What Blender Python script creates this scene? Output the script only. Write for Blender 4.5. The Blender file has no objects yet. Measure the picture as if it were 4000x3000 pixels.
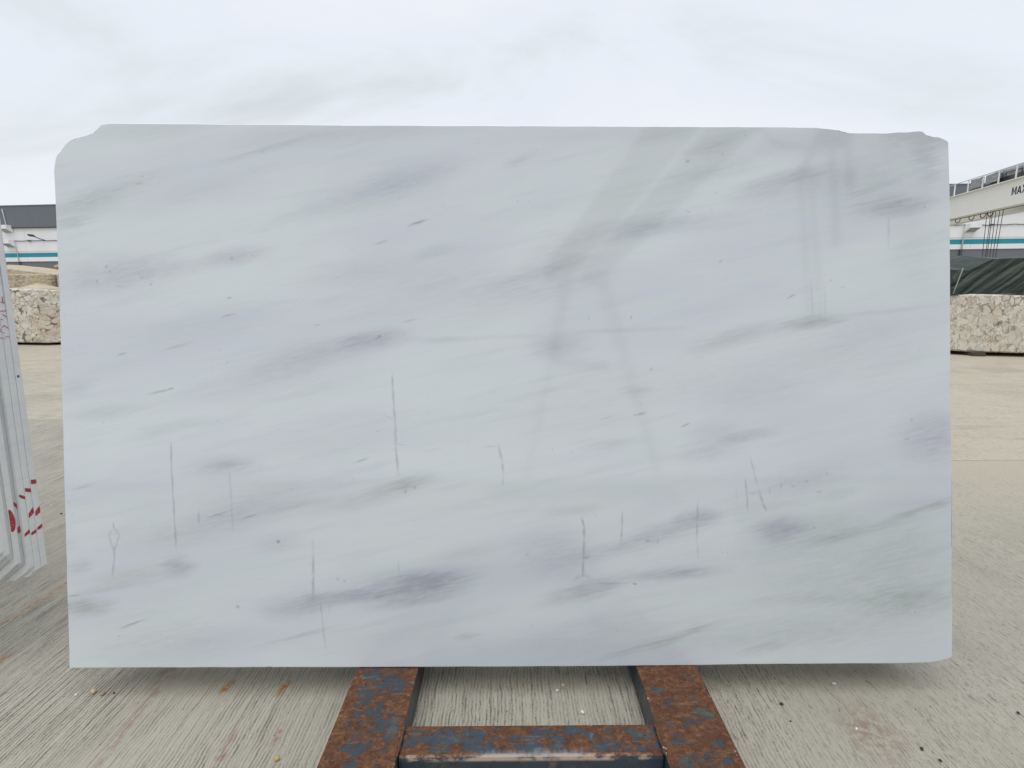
import bpy, bmesh, math, random
from mathutils import Vector, Matrix, noise
from math import sin, cos, radians as R, pi

sc = bpy.context.scene
COL = sc.collection
random.seed(7)

# ------------------------------------------------------------------ camera
PITCH, ROLL = R(10.0), R(0.45)
CAM = Vector((0, 0, 1.5))
fwd = Vector((0, cos(PITCH), -sin(PITCH)))
up0 = Vector((0, sin(PITCH), cos(PITCH)))
rt0 = Vector((1, 0, 0))
rgt = rt0 * cos(ROLL) - up0 * sin(ROLL)
upv = up0 * cos(ROLL) + rt0 * sin(ROLL)
cam = bpy.data.cameras.new('camera')
cam.sensor_width = 36.0
cam.lens = 18.9
cam.clip_start = 0.05
cam.clip_end = 5000
camo = bpy.data.objects.new('camera', cam)
COL.objects.link(camo)
camo.matrix_world = Matrix(((rgt.x, upv.x, -fwd.x, CAM.x), (rgt.y, upv.y, -fwd.y, CAM.y),
                            (rgt.z, upv.z, -fwd.z, CAM.z), (0, 0, 0, 1)))
sc.camera = camo

# ------------------------------------------------------------------ node helper
class NB:
    def __init__(self, tree):
        self.t = tree
    def n(self, kind, **kw):
        nd = self.t.nodes.new(kind)
        for k, v in kw.items():
            setattr(nd, k, v)
        return nd
    def link(self, a, b):
        self.t.links.new(a, b)
    def put(self, sock, v):
        if isinstance(v, bpy.types.NodeSocket):
            self.link(v, sock)
        else:
            sock.default_value = v
    def math(self, op, a, b=0.0, c=None, clamp=False):
        nd = self.n('ShaderNodeMath', operation=op)
        nd.use_clamp = clamp
        self.put(nd.inputs[0], a)
        self.put(nd.inputs[1], b)
        if c is not None:
            self.put(nd.inputs[2], c)
        return nd.outputs[0]
    def vmath(self, op, a, b=(0, 0, 0)):
        nd = self.n('ShaderNodeVectorMath', operation=op)
        self.put(nd.inputs[0], a)
        self.put(nd.inputs[1], b)
        return nd.outputs[0]
    def mapping(self, v, loc=(0, 0, 0), rot=(0, 0, 0), scale=(1, 1, 1), kind='POINT'):
        nd = self.n('ShaderNodeMapping', vector_type=kind)
        self.put(nd.inputs['Vector'], v)
        if 'Location' in nd.inputs and kind in ('POINT', 'TEXTURE'):
            nd.inputs['Location'].default_value = loc
        nd.inputs['Rotation'].default_value = rot
        nd.inputs['Scale'].default_value = scale
        return nd.outputs[0]
    def noise(self, v, scale=5.0, detail=3.0, rough=0.5, dist=0.0, out=0):
        nd = self.n('ShaderNodeTexNoise')
        self.put(nd.inputs['Vector'], v)
        nd.inputs['Scale'].default_value = scale
        nd.inputs['Detail'].default_value = detail
        nd.inputs['Roughness'].default_value = rough
        nd.inputs['Distortion'].default_value = dist
        return nd.outputs[out]
    def voronoi(self, v, scale, feature='F1', rand=1.0):
        nd = self.n('ShaderNodeTexVoronoi', feature=feature)
        self.put(nd.inputs['Vector'], v)
        nd.inputs['Scale'].default_value = scale
        nd.inputs['Randomness'].default_value = rand
        return nd
    def ramp(self, f, stops):
        nd = self.n('ShaderNodeValToRGB')
        self.put(nd.inputs[0], f)
        el = nd.color_ramp.elements
        while len(el) < len(stops):
            el.new(0.5)
        for e, (p, c) in zip(el, stops):
            e.position = p
            e.color = c if len(c) == 4 else (*c, 1)
        return nd.outputs[0]
    def step(self, f, a, b):
        nd = self.n('ShaderNodeMapRange')
        nd.interpolation_type = 'SMOOTHSTEP'
        self.put(nd.inputs[0], f)
        nd.inputs[1].default_value = a
        nd.inputs[2].default_value = b
        return nd.outputs[0]
    def mix(self, f, a, b, blend='MIX'):
        nd = self.n('ShaderNodeMix', data_type='RGBA', blend_type=blend)
        self.put(nd.inputs[0], f)
        self.put(nd.inputs[6], a if isinstance(a, bpy.types.NodeSocket) else (*a, 1))
        self.put(nd.inputs[7], b if isinstance(b, bpy.types.NodeSocket) else (*b, 1))
        return nd.outputs[2]
    def bump(self, h, strength=0.5, dist=0.01, normal=None):
        nd = self.n('ShaderNodeBump')
        nd.inputs['Strength'].default_value = strength
        nd.inputs['Distance'].default_value = dist
        self.put(nd.inputs['Height'], h)
        if normal is not None:
            self.link(normal, nd.inputs['Normal'])
        return nd.outputs[0]
    def obj(self):
        return self.n('ShaderNodeTexCoord').outputs['Object']
    def world(self):
        return self.n('ShaderNodeNewGeometry').outputs['Position']


def new_mat(name):
    m = bpy.data.materials.new(name)
    m.use_nodes = True
    b = NB(m.node_tree)
    bs = m.node_tree.nodes['Principled BSDF']
    return m, b, bs


def plain(name, col, rough=0.6, metal=0.0, var=0.15, scale=3.0, bump=0.0):
    m, b, bs = new_mat(name)
    o = b.obj()
    f = b.noise(o, scale, 6, 0.6)
    c = b.mix(f, tuple(max(0, x * (1 - var)) for x in col), tuple(min(1, x * (1 + var)) for x in col))
    b.link(c, bs.inputs['Base Color'])
    bs.inputs['Roughness'].default_value = rough
    bs.inputs['Metallic'].default_value = metal
    if bump:
        b.link(b.bump(b.noise(o, scale * 8, 4, 0.6), bump, 0.01), bs.inputs['Normal'])
    return m

# ------------------------------------------------------------------ sky and sun (overcast)
SUN_EL, SUN_AZ = R(74), R(195)          # azimuth clockwise from +Y: high, slightly behind the camera
w = bpy.data.worlds.new('World')
sc.world = w
w.use_nodes = True
wt = NB(w.node_tree)
for nd in list(w.node_tree.nodes):
    w.node_tree.nodes.remove(nd)
sky = wt.n('ShaderNodeTexSky', sky_type='NISHITA')
sky.sun_disc = False
sky.sun_elevation = SUN_EL
sky.sun_rotation = SUN_AZ
bg1 = wt.n('ShaderNodeBackground')
wt.link(sky.outputs[0], bg1.inputs[0])
bg1.inputs[1].default_value = 0.06
gv = wt.n('ShaderNodeTexCoord').outputs['Generated']
sep = wt.n('ShaderNodeSeparateXYZ')
wt.link(gv, sep.inputs[0])
zc = wt.math('ADD', wt.math('MAXIMUM', sep.outputs[2], 0.0), 0.5)
comb = wt.n('ShaderNodeCombineXYZ')
wt.link(wt.math('DIVIDE', sep.outputs[0], zc), comb.inputs[0])
wt.link(wt.math('DIVIDE', sep.outputs[1], zc), comb.inputs[1])
cv = wt.mapping(comb.outputs[0], loc=(2, 7, 0), rot=(0, 0, R(-52)), scale=(1.0, 2.1, 1))
n1 = wt.noise(cv, 1.5, 7, 0.58, 0.4)
n2 = wt.noise(wt.mapping(comb.outputs[0], loc=(1, 8, 0), scale=(0.5, 0.5, 1)), 0.8, 2, 0.5)
cl = wt.math('ADD', wt.math('MULTIPLY', n1, 0.75), wt.math('MULTIPLY', n2, 0.25))
ccol = wt.ramp(cl, [(0.34, (0.70, 0.76, 0.80)), (0.43, (0.79, 0.845, 0.895)), (0.50, (0.85, 0.90, 0.975)), (0.64, (0.90, 0.935, 1.0))])
hz = wt.step(sep.outputs[2], 0.30, 0.02)
ccol = wt.mix(wt.math('MULTIPLY', hz, 0.5), ccol, (0.97, 0.985, 1.0))
bg2 = wt.n('ShaderNodeBackground')
wt.link(ccol, bg2.inputs[0])
bg2.inputs[1].default_value = 1.0
mx = wt.n('ShaderNodeMixShader')
mx.inputs[0].default_value = 0.94
wt.link(bg1.outputs[0], mx.inputs[1])
wt.link(bg2.outputs[0], mx.inputs[2])
wo = wt.n('ShaderNodeOutputWorld')
wt.link(mx.outputs[0], wo.inputs[0])

sl = bpy.data.lights.new('sun', 'SUN')
sl.energy = 1.5
sl.angle = R(60)
sl.color = (1.0, 0.97, 0.93)
so = bpy.data.objects.new('sun', sl)
COL.objects.link(so)
sdir = Vector((sin(SUN_AZ) * cos(SUN_EL), cos(SUN_AZ) * cos(SUN_EL), sin(SUN_EL)))
so.rotation_euler = sdir.to_track_quat('Z', 'Y').to_euler()
so.location = sdir * 100

sc.view_settings.view_transform = 'Standard'
sc.view_settings.look = 'None'
sc.view_settings.exposure = 0.0
sc.view_settings.gamma = 1.0
sc.view_settings.use_curve_mapping = False

# ------------------------------------------------------------------ object helpers
def tag(o, label=None, cat=None, group=None, kind=None):
    if label:
        o['label'] = label
        kind = kind or 'thing'
    if cat: o['category'] = cat
    if group: o['group'] = group
    if kind: o['kind'] = kind
    return o


def thing(name, label, cat, loc=(0, 0, 0), rz=0.0, group=None):
    o = bpy.data.objects.new(name, None)
    o.empty_display_size = 0.2
    COL.objects.link(o)
    o.location = loc
    o.rotation_euler = (0, 0, rz)
    return tag(o, label, cat, group)


def link_bm(name, bm, mat, parent=None, smooth=False):
    me = bpy.data.meshes.new(name)
    bmesh.ops.recalc_face_normals(bm, faces=bm.faces)
    bm.to_mesh(me)
    bm.free()
    if mat: me.materials.append(mat)
    if smooth:
        for p in me.polygons: p.use_smooth = True
    o = bpy.data.objects.new(name, me)
    COL.objects.link(o)
    if parent: o.parent = parent
    return o


def copy_tree(o, parent=None):
    c = o.copy()
    COL.objects.link(c)
    if parent:
        c.parent = parent
    for ch in list(o.children):
        copy_tree(ch, c)
    return c


def add_box(bm, c, d, rot=None, bevel=0.0):
    """box centred c, full size d"""
    r = bmesh.ops.create_cube(bm, size=1.0)
    vs = r['verts']
    bmesh.ops.scale(bm, vec=d, verts=vs)
    if bevel:
        es = list({e for v in vs for e in v.link_edges})
        rb = bmesh.ops.bevel(bm, geom=es, offset=bevel, segments=2, profile=0.6, affect='EDGES')
        vs = list({v for f in rb['faces'] for v in f.verts} | {v for v in vs if v.is_valid})
    if rot is not None:
        bmesh.ops.rotate(bm, cent=(0, 0, 0), matrix=rot, verts=vs)
    bmesh.ops.translate(bm, vec=c, verts=vs)


def box_obj(name, c, d, mat, parent=None, bevel=0.0, rot=None):
    bm = bmesh.new()
    add_box(bm, c, d, rot, bevel)
    return link_bm(name, bm, mat, parent)


def add_tube(bm, pts, rad, seg=8):
    pts = [Vector(p) for p in pts]
    rings = []
    for i, p in enumerate(pts):
        t = (pts[min(i + 1, len(pts) - 1)] - pts[max(i - 1, 0)]).normalized()
        a = Vector((0, 0, 1)) if abs(t.z) < 0.9 else Vector((1, 0, 0))
        u = t.cross(a).normalized()
        v = t.cross(u)
        rr = rad[i] if isinstance(rad, (list, tuple)) else rad
        rings.append([bm.verts.new(p + (u * cos(2 * pi * k / seg) + v * sin(2 * pi * k / seg)) * rr) for k in range(seg)])
    for a, b in zip(rings, rings[1:]):
        for k in range(seg):
            bm.faces.new((a[k], a[(k + 1) % seg], b[(k + 1) % seg], b[k]))
    bm.faces.new(rings[0][::-1])
    bm.faces.new(rings[-1])


def tube_obj(name, pts, rad, mat, parent=None, seg=8):
    bm = bmesh.new()
    add_tube(bm, pts, rad, seg)
    return link_bm(name, bm, mat, parent, True)


def add_prism(bm, poly, y0, y1, chamfer=0.0):
    """polygon in (x,z), from y0 (front) to y1 (back), front rim chamfered"""
    n = len(poly)
    area = sum(poly[i][0] * poly[(i + 1) % n][1] - poly[(i + 1) % n][0] * poly[i][1] for i in range(n))
    if area < 0:
        poly = poly[::-1]
    def inset(d):
        out = []
        for i in range(n):
            p0, p, p1 = Vector(poly[i - 1]), Vector(poly[i]), Vector(poly[(i + 1) % n])
            e0, e1 = (p - p0), (p1 - p)
            e0 = e0.normalized() if e0.length > 1e-9 else Vector((1, 0))
            e1 = e1.normalized() if e1.length > 1e-9 else e0
            nn = Vector((-(e0.y + e1.y), e0.x + e1.x))
            nn = nn.normalized() if nn.length > 1e-6 else Vector((-e0.y, e0.x))
            out.append(p + nn * d)
        return out
    rows = []
    if chamfer:
        rows.append([bm.verts.new((p.x, y0, p.y)) for p in inset(chamfer)])
        rows.append([bm.verts.new((p[0], y0 + chamfer, p[1])) for p in poly])
    else:
        rows.append([bm.verts.new((p[0], y0, p[1])) for p in poly])
    rows.append([bm.verts.new((p[0], y1, p[1])) for p in poly])
    for a, b in zip(rows, rows[1:]):
        for i in range(n):
            bm.faces.new((a[i], b[i], b[(i + 1) % n], a[(i + 1) % n]))
    f1 = bm.faces.new(rows[0])
    f2 = bm.faces.new(rows[-1][::-1])
    bmesh.ops.triangulate(bm, faces=[f1, f2])

# ------------------------------------------------------------------ ground material
def concrete(name, base, tint, far=False):
    m, b, bs = new_mat(name)
    p = b.world()
    wob = b.vmath('SCALE', b.noise(p, 2.0, 2, 0.5, out=1))
    wob.node.inputs['Scale'].default_value = 0.02
    q = b.vmath('ADD', p, wob)
    if far:
        lines = b.noise(b.mapping(q, scale=(6.0, 42, 1), rot=(0, 0, R(-4))), 1.0, 4, 0.68, 0.6)
        worm = b.noise(b.mapping(q, scale=(22, 60, 1)), 1.0, 3, 0.6, 0.6)
        fine = b.noise(b.mapping(q, scale=(60, 130, 1)), 1.0, 2, 0.6)
    else:
        lines = b.noise(b.mapping(q, scale=(84, 3.2, 1)), 1.0, 4, 0.68, 0.15)
        worm = b.noise(b.mapping(q, scale=(92, 26, 1)), 1.0, 4, 0.7, 1.0)
        fine = b.noise(b.mapping(q, scale=(260, 120, 1)), 1.0, 2, 0.6)
    wv = b.n('ShaderNodeTexWave', wave_type='BANDS', bands_direction='X')
    b.link(q, wv.inputs['Vector'])
    wv.inputs['Scale'].default_value = 24
    wv.inputs['Distortion'].default_value = 8.0
    wv.inputs['Detail'].default_value = 3.0
    wv.inputs['Detail Scale'].default_value = 0.35
    comb_ = wv.outputs['Fac']
    # the right hand side is more pitted, the left more combed
    sx = b.n('ShaderNodeSeparateXYZ')
    b.link(p, sx.inputs[0])
    big = b.noise(p, 0.9, 4, 0.55)
    side = b.step(b.math('ADD', sx.outputs[0], b.math('MULTIPLY', b.math('SUBTRACT', big, 0.5), 2.0)), -0.6, 1.8)
    if not far:
        lines = b.math('ADD', b.math('MULTIPLY', lines, 0.84), b.math('MULTIPLY', comb_, 0.16))
    h = b.math('ADD', b.math('MULTIPLY', lines, b.math('SUBTRACT', 0.85, b.math('MULTIPLY', side, 0.5))),
               b.math('MULTIPLY', worm, b.math('ADD', 0.30, b.math('MULTIPLY', side, 0.6))))
    h = b.math('ADD', h, b.math('MULTIPLY', fine, 0.3))
    h = b.math('MULTIPLY', h, 0.69)                       # about 0.5 in the middle
    groove = b.step(h, 0.445, 0.385)
    ridge_ = b.step(h, 0.50, 0.58)
    # large patches and dirt
    med = b.noise(b.mapping(p, scale=(1.0, 0.45, 1)), 3.0, 5, 0.6)
    c = b.mix(big, base, tint)
    c = b.mix(b.math('MULTIPLY', b.step(med, 0.42, 0.75), 0.3), c, tuple(x * 0.78 for x in base))
    ks = b.math('MULTIPLY', b.math('ADD', 0.62, b.math('MULTIPLY', b.step(b.noise(b.mapping(p, loc=(5, 2, 0), scale=(1, 0.6, 1)), 1.7, 5, 0.6), 0.36, 0.62), 0.6)), 0.6 if far else 1.0)
    c = b.mix(b.math('MULTIPLY', b.step(h, 0.53, 0.41), b.math('MULTIPLY', ks, 0.66)), c, tuple(x * 0.5 for x in base))
    c = b.mix(b.math('MULTIPLY', ridge_, b.math('MULTIPLY', ks, 0.42)), c, tuple(min(1, x * 1.35) for x in base))
    c = b.mix(b.math('MULTIPLY', groove, b.math('MULTIPLY', ks, 0.62)), c, tuple(x * 0.28 for x in base))
    # damp, dusty and slurry patches
    dm = b.noise(b.mapping(p, loc=(1, 6, 0), scale=(1, 0.7, 1)), 0.75, 6, 0.62, 0.5)
    c = b.mix(b.math('MULTIPLY', b.step(dm, 0.53, 0.66), 0.30), c, tuple(x * 0.62 for x in base))
    c = b.mix(b.math('MULTIPLY', b.step(dm, 0.44, 0.34), 0.22), c, (0.50, 0.47, 0.40))
    if not far:                           # tan dust carried over the joint on the right hand side
        dust = b.math('MULTIPLY', b.step(b.math('ADD', sx.outputs[1], b.math('MULTIPLY', b.noise(p, 2.2, 5, 0.65), 2.4)), 3.9, 5.9), b.step(sx.outputs[0], 0.6, 1.6))
        c = b.mix(b.math('MULTIPLY', dust, 0.75), c, (0.47, 0.42, 0.325))
    # sparse dark pits
    pit = b.voronoi(b.mapping(p, scale=(1, 0.6, 1)), 34)
    c = b.mix(b.math('MULTIPLY', b.step(pit.outputs['Distance'], 0.10, 0.05), b.step(b.noise(p, 9, 2), 0.55, 0.62)), c, (0.05, 0.045, 0.045))
    if far:
        strk = b.noise(b.mapping(p, scale=(0.75, 2.8, 1), rot=(0, 0, R(-7))), 1.0, 7, 0.68, 1.2)
        c = b.mix(b.math('MULTIPLY', b.step(strk, 0.50, 0.70), 0.42), c, tuple(x * 0.6 for x in base))
        c = b.mix(b.math('MULTIPLY', b.step(strk, 0.42, 0.30), 0.3), c, tuple(min(1, x * 1.18) for x in base))
    else:
        # rust and reddish streaks that run with the brushing
        nz = b.noise(q, 30, 3, 0.6)
        for (x, y, ln, wd, ang, col, k) in STAINS:
            v = b.mapping(q, loc=(x, y, 0), rot=(0, 0, R(ang)), scale=(wd, ln, 1), kind='TEXTURE')
            g = b.n('ShaderNodeTexGradient', gradient_type='SPHERICAL')
            b.link(v, g.inputs[0])
            f = b.math('MULTIPLY', b.math('MULTIPLY', g.outputs[1], k), b.step(nz, 0.38, 0.62))
            c = b.mix(f, c, col)
    b.link(c, bs.inputs['Base Color'])
    bs.inputs['Roughness'].default_value = 0.85
    bs.inputs['Specular IOR Level'].default_value = 0.3
    b.link(b.bump(h, 0.9 if not far else 0.5, 0.008), bs.inputs['Normal'])
    return m

ORANGE, RED = (0.36, 0.15, 0.04), (0.27, 0.13, 0.10)
STAINS = [(-2.335, 2.37, 0.30, 0.022, 0, ORANGE, 1.1), (-2.325, 2.60, 0.12, 0.02, 0, ORANGE, 1.0), (-2.12, 2.0, 0.06, 0.03, 0, ORANGE, 1.3),
          (-1.096, 1.845, 0.05, 0.022, -12, ORANGE, 1.6), (-0.873, 1.855, 0.07, 0.02, -12, ORANGE, 1.7),
          (-1.345, 1.66, 0.42, 0.018, 4, RED, 0.6), (-1.38, 1.95, 0.25, 0.06, 3, RED, 0.5), (-0.95, 1.55, 0.12, 0.02, 0, RED, 1.0),
          (1.22, 1.61, 0.16, 0.13, 0, (0.25, 0.17, 0.12), 0.9), (-0.80, 1.62, 0.08, 0.015, 0, RED, 1.0)]
CONC_NEAR = concrete('brushed_concrete', (0.36, 0.336, 0.278), (0.41, 0.388, 0.33))
CONC_FAR = concrete('tan_concrete', (0.42, 0.37, 0.29), (0.49, 0.447, 0.365), far=True)
CONC_PALE = concrete('pale_concrete', (0.41, 0.375, 0.30), (0.46, 0.43, 0.355), far=True)
JOINT = plain('joint_filler', (0.10, 0.09, 0.075), 0.95, scale=20)

# ------------------------------------------------------------------ ground: base sheet and cast bays
bm = bmesh.new()
bmesh.ops.create_grid(bm, x_segments=1, y_segments=1, size=2500)
ground = link_bm('ground', bm, JOINT)
ground.location = (0, 0, -0.12)
tag(ground, kind='structure')
XS = 0.57                                # the long joint lies under the right hand rail
BAYS = [(-14, XS, -9, 6.285, CONC_NEAR), (XS, 14, -9, 4.49, CONC_NEAR), (-14, XS, 6.285, 10.13, CONC_PALE), (XS, 14, 4.49, 13.6, CONC_FAR),
        (-14, XS, 10.13, 24, CONC_FAR), (XS, 14, 13.6, 24, CONC_FAR), (-60, -14, -9, 9, CONC_NEAR), (-60, -14, 9, 24, CONC_FAR), (14, 60, -9, 9, CONC_FAR),
        (14, 60, 9, 24, CONC_FAR), (-60, XS, 24, 46, CONC_FAR), (XS, 60, 24, 46, CONC_PALE), (-90, XS, 46, 110, CONC_FAR), (XS, 90, 46, 110, CONC_FAR),
        (-60, XS, -70, -9, CONC_NEAR), (XS, 60, -70, -9, CONC_NEAR)]
g = 0.004
for (x0, x1, y0, y1, m) in BAYS:
    o = box_obj('concrete_panel', (0, 0, -0.06), (x1 - x0 - 2 * g, y1 - y0 - 2 * g, 0.12), m, ground)
    o.location = ((x0 + x1) / 2, (y0 + y1) / 2, 0.12)
# ------------------------------------------------------------------ marble material
S = 2.005 / 2100.0                       # metres on the slab face per photograph pixel
def uv(px, py):
    return ((px - 2000) * S, -(py - 1500) * S)

# soft smears: px, py, half length, half width, rise to the right (deg), strength, hue
SMEARS = [
 (922,998,150,34,8,.55,'p'),(434,1076,300,70,9,.6,'p'),(700,1045,260,30,9,.3,'p'),(1150,1408,270,55,15,.5,'p'),(1460,1326,150,32,8,.65,'p'),
 (1380,1350,240,40,12,.3,'p'),(2053,1137,380,65,15,.4,'p'),(2440,899,230,45,8,.42,'b'),(2640,870,220,36,8,.35,'b'),(2200,985,160,60,14,.35,'p'),
 (3500,804,165,36,4,.95,'p'),(3430,815,190,60,4,.3,'g'),(3611,630,60,95,0,.5,'b'),(2789,567,150,34,16,.45,'b'),(2850,640,240,40,16,.3,'b'),
 (3176,1259,130,20,8,.95,'g'),(2980,1292,330,28,10,.4,'p'),(2836,1332,190,26,18,.5,'g'),(2179,1354,130,48,5,.55,'p'),(3374,1334,340,120,4,.28,'p'),
 (3640,1709,160,105,8,.75,'p'),(2929,1701,125,20,10,.6,'b'),(2770,1760,170,42,12,.42,'b'),(2786,1690,120,44,2,.35,'p'),(3046,2069,130,50,10,.9,'b'),
 (3238,2062,190,60,8,.42,'g'),(2728,2019,105,28,6,.6,'b'),(2627,2062,230,30,14,.42,'b'),(2435,2136,330,34,14,.5,'b'),(2160,2150,190,75,8,.45,'b'),
 (2636,2240,200,22,4,.7,'b'),(2300,2300,190,34,14,.7,'p'),(2200,2340,160,25,12,.35,'g'),(3556,2345,280,60,5,.6,'g'),(3205,2337,240,26,3,.3,'g'),
 (2569,2512,270,15,16,.5,'g'),(2736,2456,160,14,17,.4,'g'),(3280,2095,280,18,14,.42,'g'),(3560,2005,180,16,20,.5,'g'),(3640,1975,110,12,24,.4,'g'),
 (3155,1868,330,62,18,.42,'p'),(3270,1931,100,22,10,.42,'g'),(2987,2529,110,20,14,.35,'g'),(2234,1994,150,18,6,.36,'g'),(2400,1734,130,18,10,.42,'g'),
 (2477,1525,80,16,6,.4,'g'),(883,1815,110,22,5,.7,'g'),(870,1830,190,48,6,.42,'p'),(1583,1888,150,34,12,.7,'g'),(1400,1955,240,30,14,.42,'g'),
 (1176,1972,180,16,12,.42,'g'),(770,2067,380,60,14,.42,'p'),(1014,1953,330,70,10,.36,'p'),(696,2214,75,38,12,.75,'b'),(510,2250,220,34,11,.5,'g'),
 (325,2370,130,36,3,.95,'g'),(310,2214,75,24,15,.55,'g'),(420,2303,170,12,10,.4,'g'),(1665,2272,200,46,3,.95,'b'),(1600,2290,320,70,4,.42,'b'),
 (1420,2328,240,26,3,.8,'b'),(1176,2368,190,38,8,.75,'p'),(1217,2338,60,26,4,.55,'b'),(1600,2352,200,18,10,.55,'b'),(1087,2122,130,32,6,.36,'p'),
 (298,1514,95,30,16,.45,'g'),(403,1612,190,26,8,.42,'g'),(650,1677,200,24,15,.36,'g'),(1176,2482,170,10,14,.5,'g'),(1819,2486,60,12,10,.5,'g'),
 (1803,2165,170,24,10,.36,'g'),(403,752,330,34,16,.5,'g'),(310,820,220,40,15,.46,'g'),(273,874,100,18,12,.55,'g'),(1054,580,270,12,15,.42,'g'),
 (1420,768,330,60,13,.4,'b'),(1620,680,260,50,13,.34,'b'),(1372,1061,260,50,9,.3,'p'),(1700,985,130,20,14,.36,'b'),(2029,630,95,16,20,.45,'y'),
 (3081,686,200,26,12,.5,'g'),(2978,741,180,34,15,.4,'b'),(3414,735,130,14,20,.45,'g'),(3250,700,300,60,10,.34,'g'),(2120,1060,300,30,14,.34,'p'),
 (2950,1480,420,110,10,.26,'p'),(700,760,420,50,14,.2,'g'),(1350,520,600,40,4,.3,'g'),(3100,2480,500,60,4,.3,'g'),(700,2520,420,60,4,.24,'g'),
 (2300,2460,420,50,8,.2,'b'),(1100,1500,420,60,8,.2,'b'),(620,500,330,40,6,.34,'g'),(3560,560,180,60,5,.36,'g'),(2440,1290,260,9,2,.30,'p'),
 (3300,2360,560,200,6,.34,'g'),(3560,2150,200,330,4,.2,'g'),(2350,2520,650,90,3,.24,'g'),(620,2450,420,150,6,.2,'g'),(3450,690,330,110,10,.36,'g'),(3300,540,420,50,4,.3,'g'),(3560,950,120,200,6,.2,'g'),(2500,520,500,36,3,.26,'g'),(1650,1120,460,90,13,.24,'p'),
 (2350,1560,500,110,12,.2,'p'),(1250,1720,420,80,12,.2,'p'),(760,1290,400,70,12,.2,'b'),(2700,2220,520,90,8,.22,'b'),(3350,2180,420,110,8,.24,'g'),(1500,2480,460,60,8,.2,'g'),
 (3480,1214,260,9,7,.34,'g'),(2000,1316,320,8,2,.22,'p'),(1730,1330,130,12,2,.36,'b'),
]
# thin dark lines and flecks
LINES = [
 (1632,870,60,9,18,1.0),(1486,948,45,7,15,.55),(892,1232,46,8,14,.6),(896,1163,16,5,8,.8),(477,1383,34,7,16,.7),(688,1354,90,9,16,.45),
 (1600,1253,40,6,12,.5),(542,716,30,8,8,.5),(623,1530,70,7,13,.75),(668,1518,18,5,5,.95),(322,1904,70,8,14,.4),(1412,1799,40,7,18,.7),
 (851,2010,70,7,16,.75),(973,2018,50,7,18,.75),(1087,2116,12,11,0,1.3),(517,2437,85,7,20,.85),(290,2328,34,6,8,.7),(929,2370,12,11,0,.8),
 (2502,1617,36,7,14,.8),(2370,1632,50,7,14,.4),(2678,1660,32,7,20,.8),(2544,1442,14,9,50,.6),(2393,2278,100,6,3,.5),(2480,2280,14,7,0,.9),
 (2690,826,14,6,0,.5),(1240,1270,22,6,10,.5),(2686,630,16,11,20,.6),(2822,601,6,9,0,.6),(3540,1716,20,5,15,.9),(3650,1714,60,6,12,.4),
 (3090,1158,34,6,24,.7),(2815,1020,16,5,35,.7),(2466,1240,8,8,0,.7),(2300,1242,7,7,0,.5),(3246,1095,6,6,0,.7),(1024,593,7,7,0,.6),(558,690,8,7,-40,.5),
 (380,1100,6,12,0,.9),(415,1042,8,12,-25,.7),(430,1060,8,10,20,.5),(590,1110,9,7,20,.7),(556,1085,5,9,0,.6),(470,1118,30,6,0,.4),(1482,1314,14,10,15,1.0),
 (1470,1322,10,8,0,.7),(905,1008,9,12,-20,.6),(985,998,7,6,0,.7),(3510,790,22,9,10,.4),(3612,808,6,9,30,.8),(3290,1120,18,5,10,.4),(1585,1920,9,12,0,.7),
 (1620,1905,12,8,0,.7),(1700,2262,10,6,0,.5),(1320,2262,9,10,0,.6),(1345,2270,10,8,0,.5),(2290,2178,24,10,10,.6),(2530,2112,14,9,10,.6),(2570,2118,9,9,0,.6),
 (2060,2165,9,7,0,.5),(3180,2060,9,9,0,.6),(3200,1920,22,8,10,.5),(3150,1880,14,7,20,.5),(3100,1900,10,7,0,.5),(3230,1850,9,7,0,.5),(3560,1638,9,9,0,.6),
]
CRACKS = [  # polyline, half width, strength
 ([(1534,1465),(1534,1514),(1539,1580),(1543,1644),(1547,1750),(1555,1848)],7,.85),([(668,1725),(670,1823),(676,1929),(682,2035),(688,2136)],6,.95),
 ([(896,1839),(901,1900),(904,1961),(910,2071)],6,.45),([(776,1996),(778,2045)],6,1.0),([(441,2040),(446,2070)],6,.8),([(436,2070),(425,2092),(437,2125),(447,2150)],7,.55),
 ([(450,2065),(466,2090),(458,2120),(447,2150)],7,.6),([(446,2140),(446,2190),(440,2250)],7,.75),([(1220,2095),(1224,2173)],6,.3),([(1224,2173),(1223,2246),(1224,2326)],8,.95),
 ([(1250,2350),(1258,2417),(1272,2530)],6,.55),([(1290,2350),(1285,2400)],5,.3),([(1949,1742),(1962,1807),(1967,1848)],8,.75),([(1966,1860),(1964,1902)],5,.5),
 ([(1890,1745),(1949,1742)],5,.4),([(2273,2020),(2282,2060),(2282,2094),(2279,2195),(2276,2253)],7,.95),([(2240,2266),(2276,2245),(2310,2258)],9,.5),
 ([(2430,1998),(2429,2060),(2427,2119)],6,.75),([(2726,1960),(2724,2040),(2721,2105)],6,.7),([(2721,2105),(2730,2190)],5,.4),([(2932,1790),(2947,1850),(2958,1893)],6,.6),
 ([(2966,1920),(2980,1965),(2994,1996)],6,.8),([(2912,1870),(2917,1930),(2920,1994)],6,.75),([(2918,1926),(2962,1925)],4,.5),([(3052,1884),(3052,1912)],5,.6),
 ([(3008,1900),(3008,1935)],5,.45),([(2875,1905),(2877,1955)],5,.3),([(1556,2195),(1558,2240)],6,.35),([(1500,1620),(1540,1642)],5,.35),([(1545,1735),(1590,1738)],5,.4),
 ([(3472,840),(3470,960)],6,.45),([(3168,1100),(3176,1245)],7,.35),([(3222,1120),(3224,1245)],6,.3),
]

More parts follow.
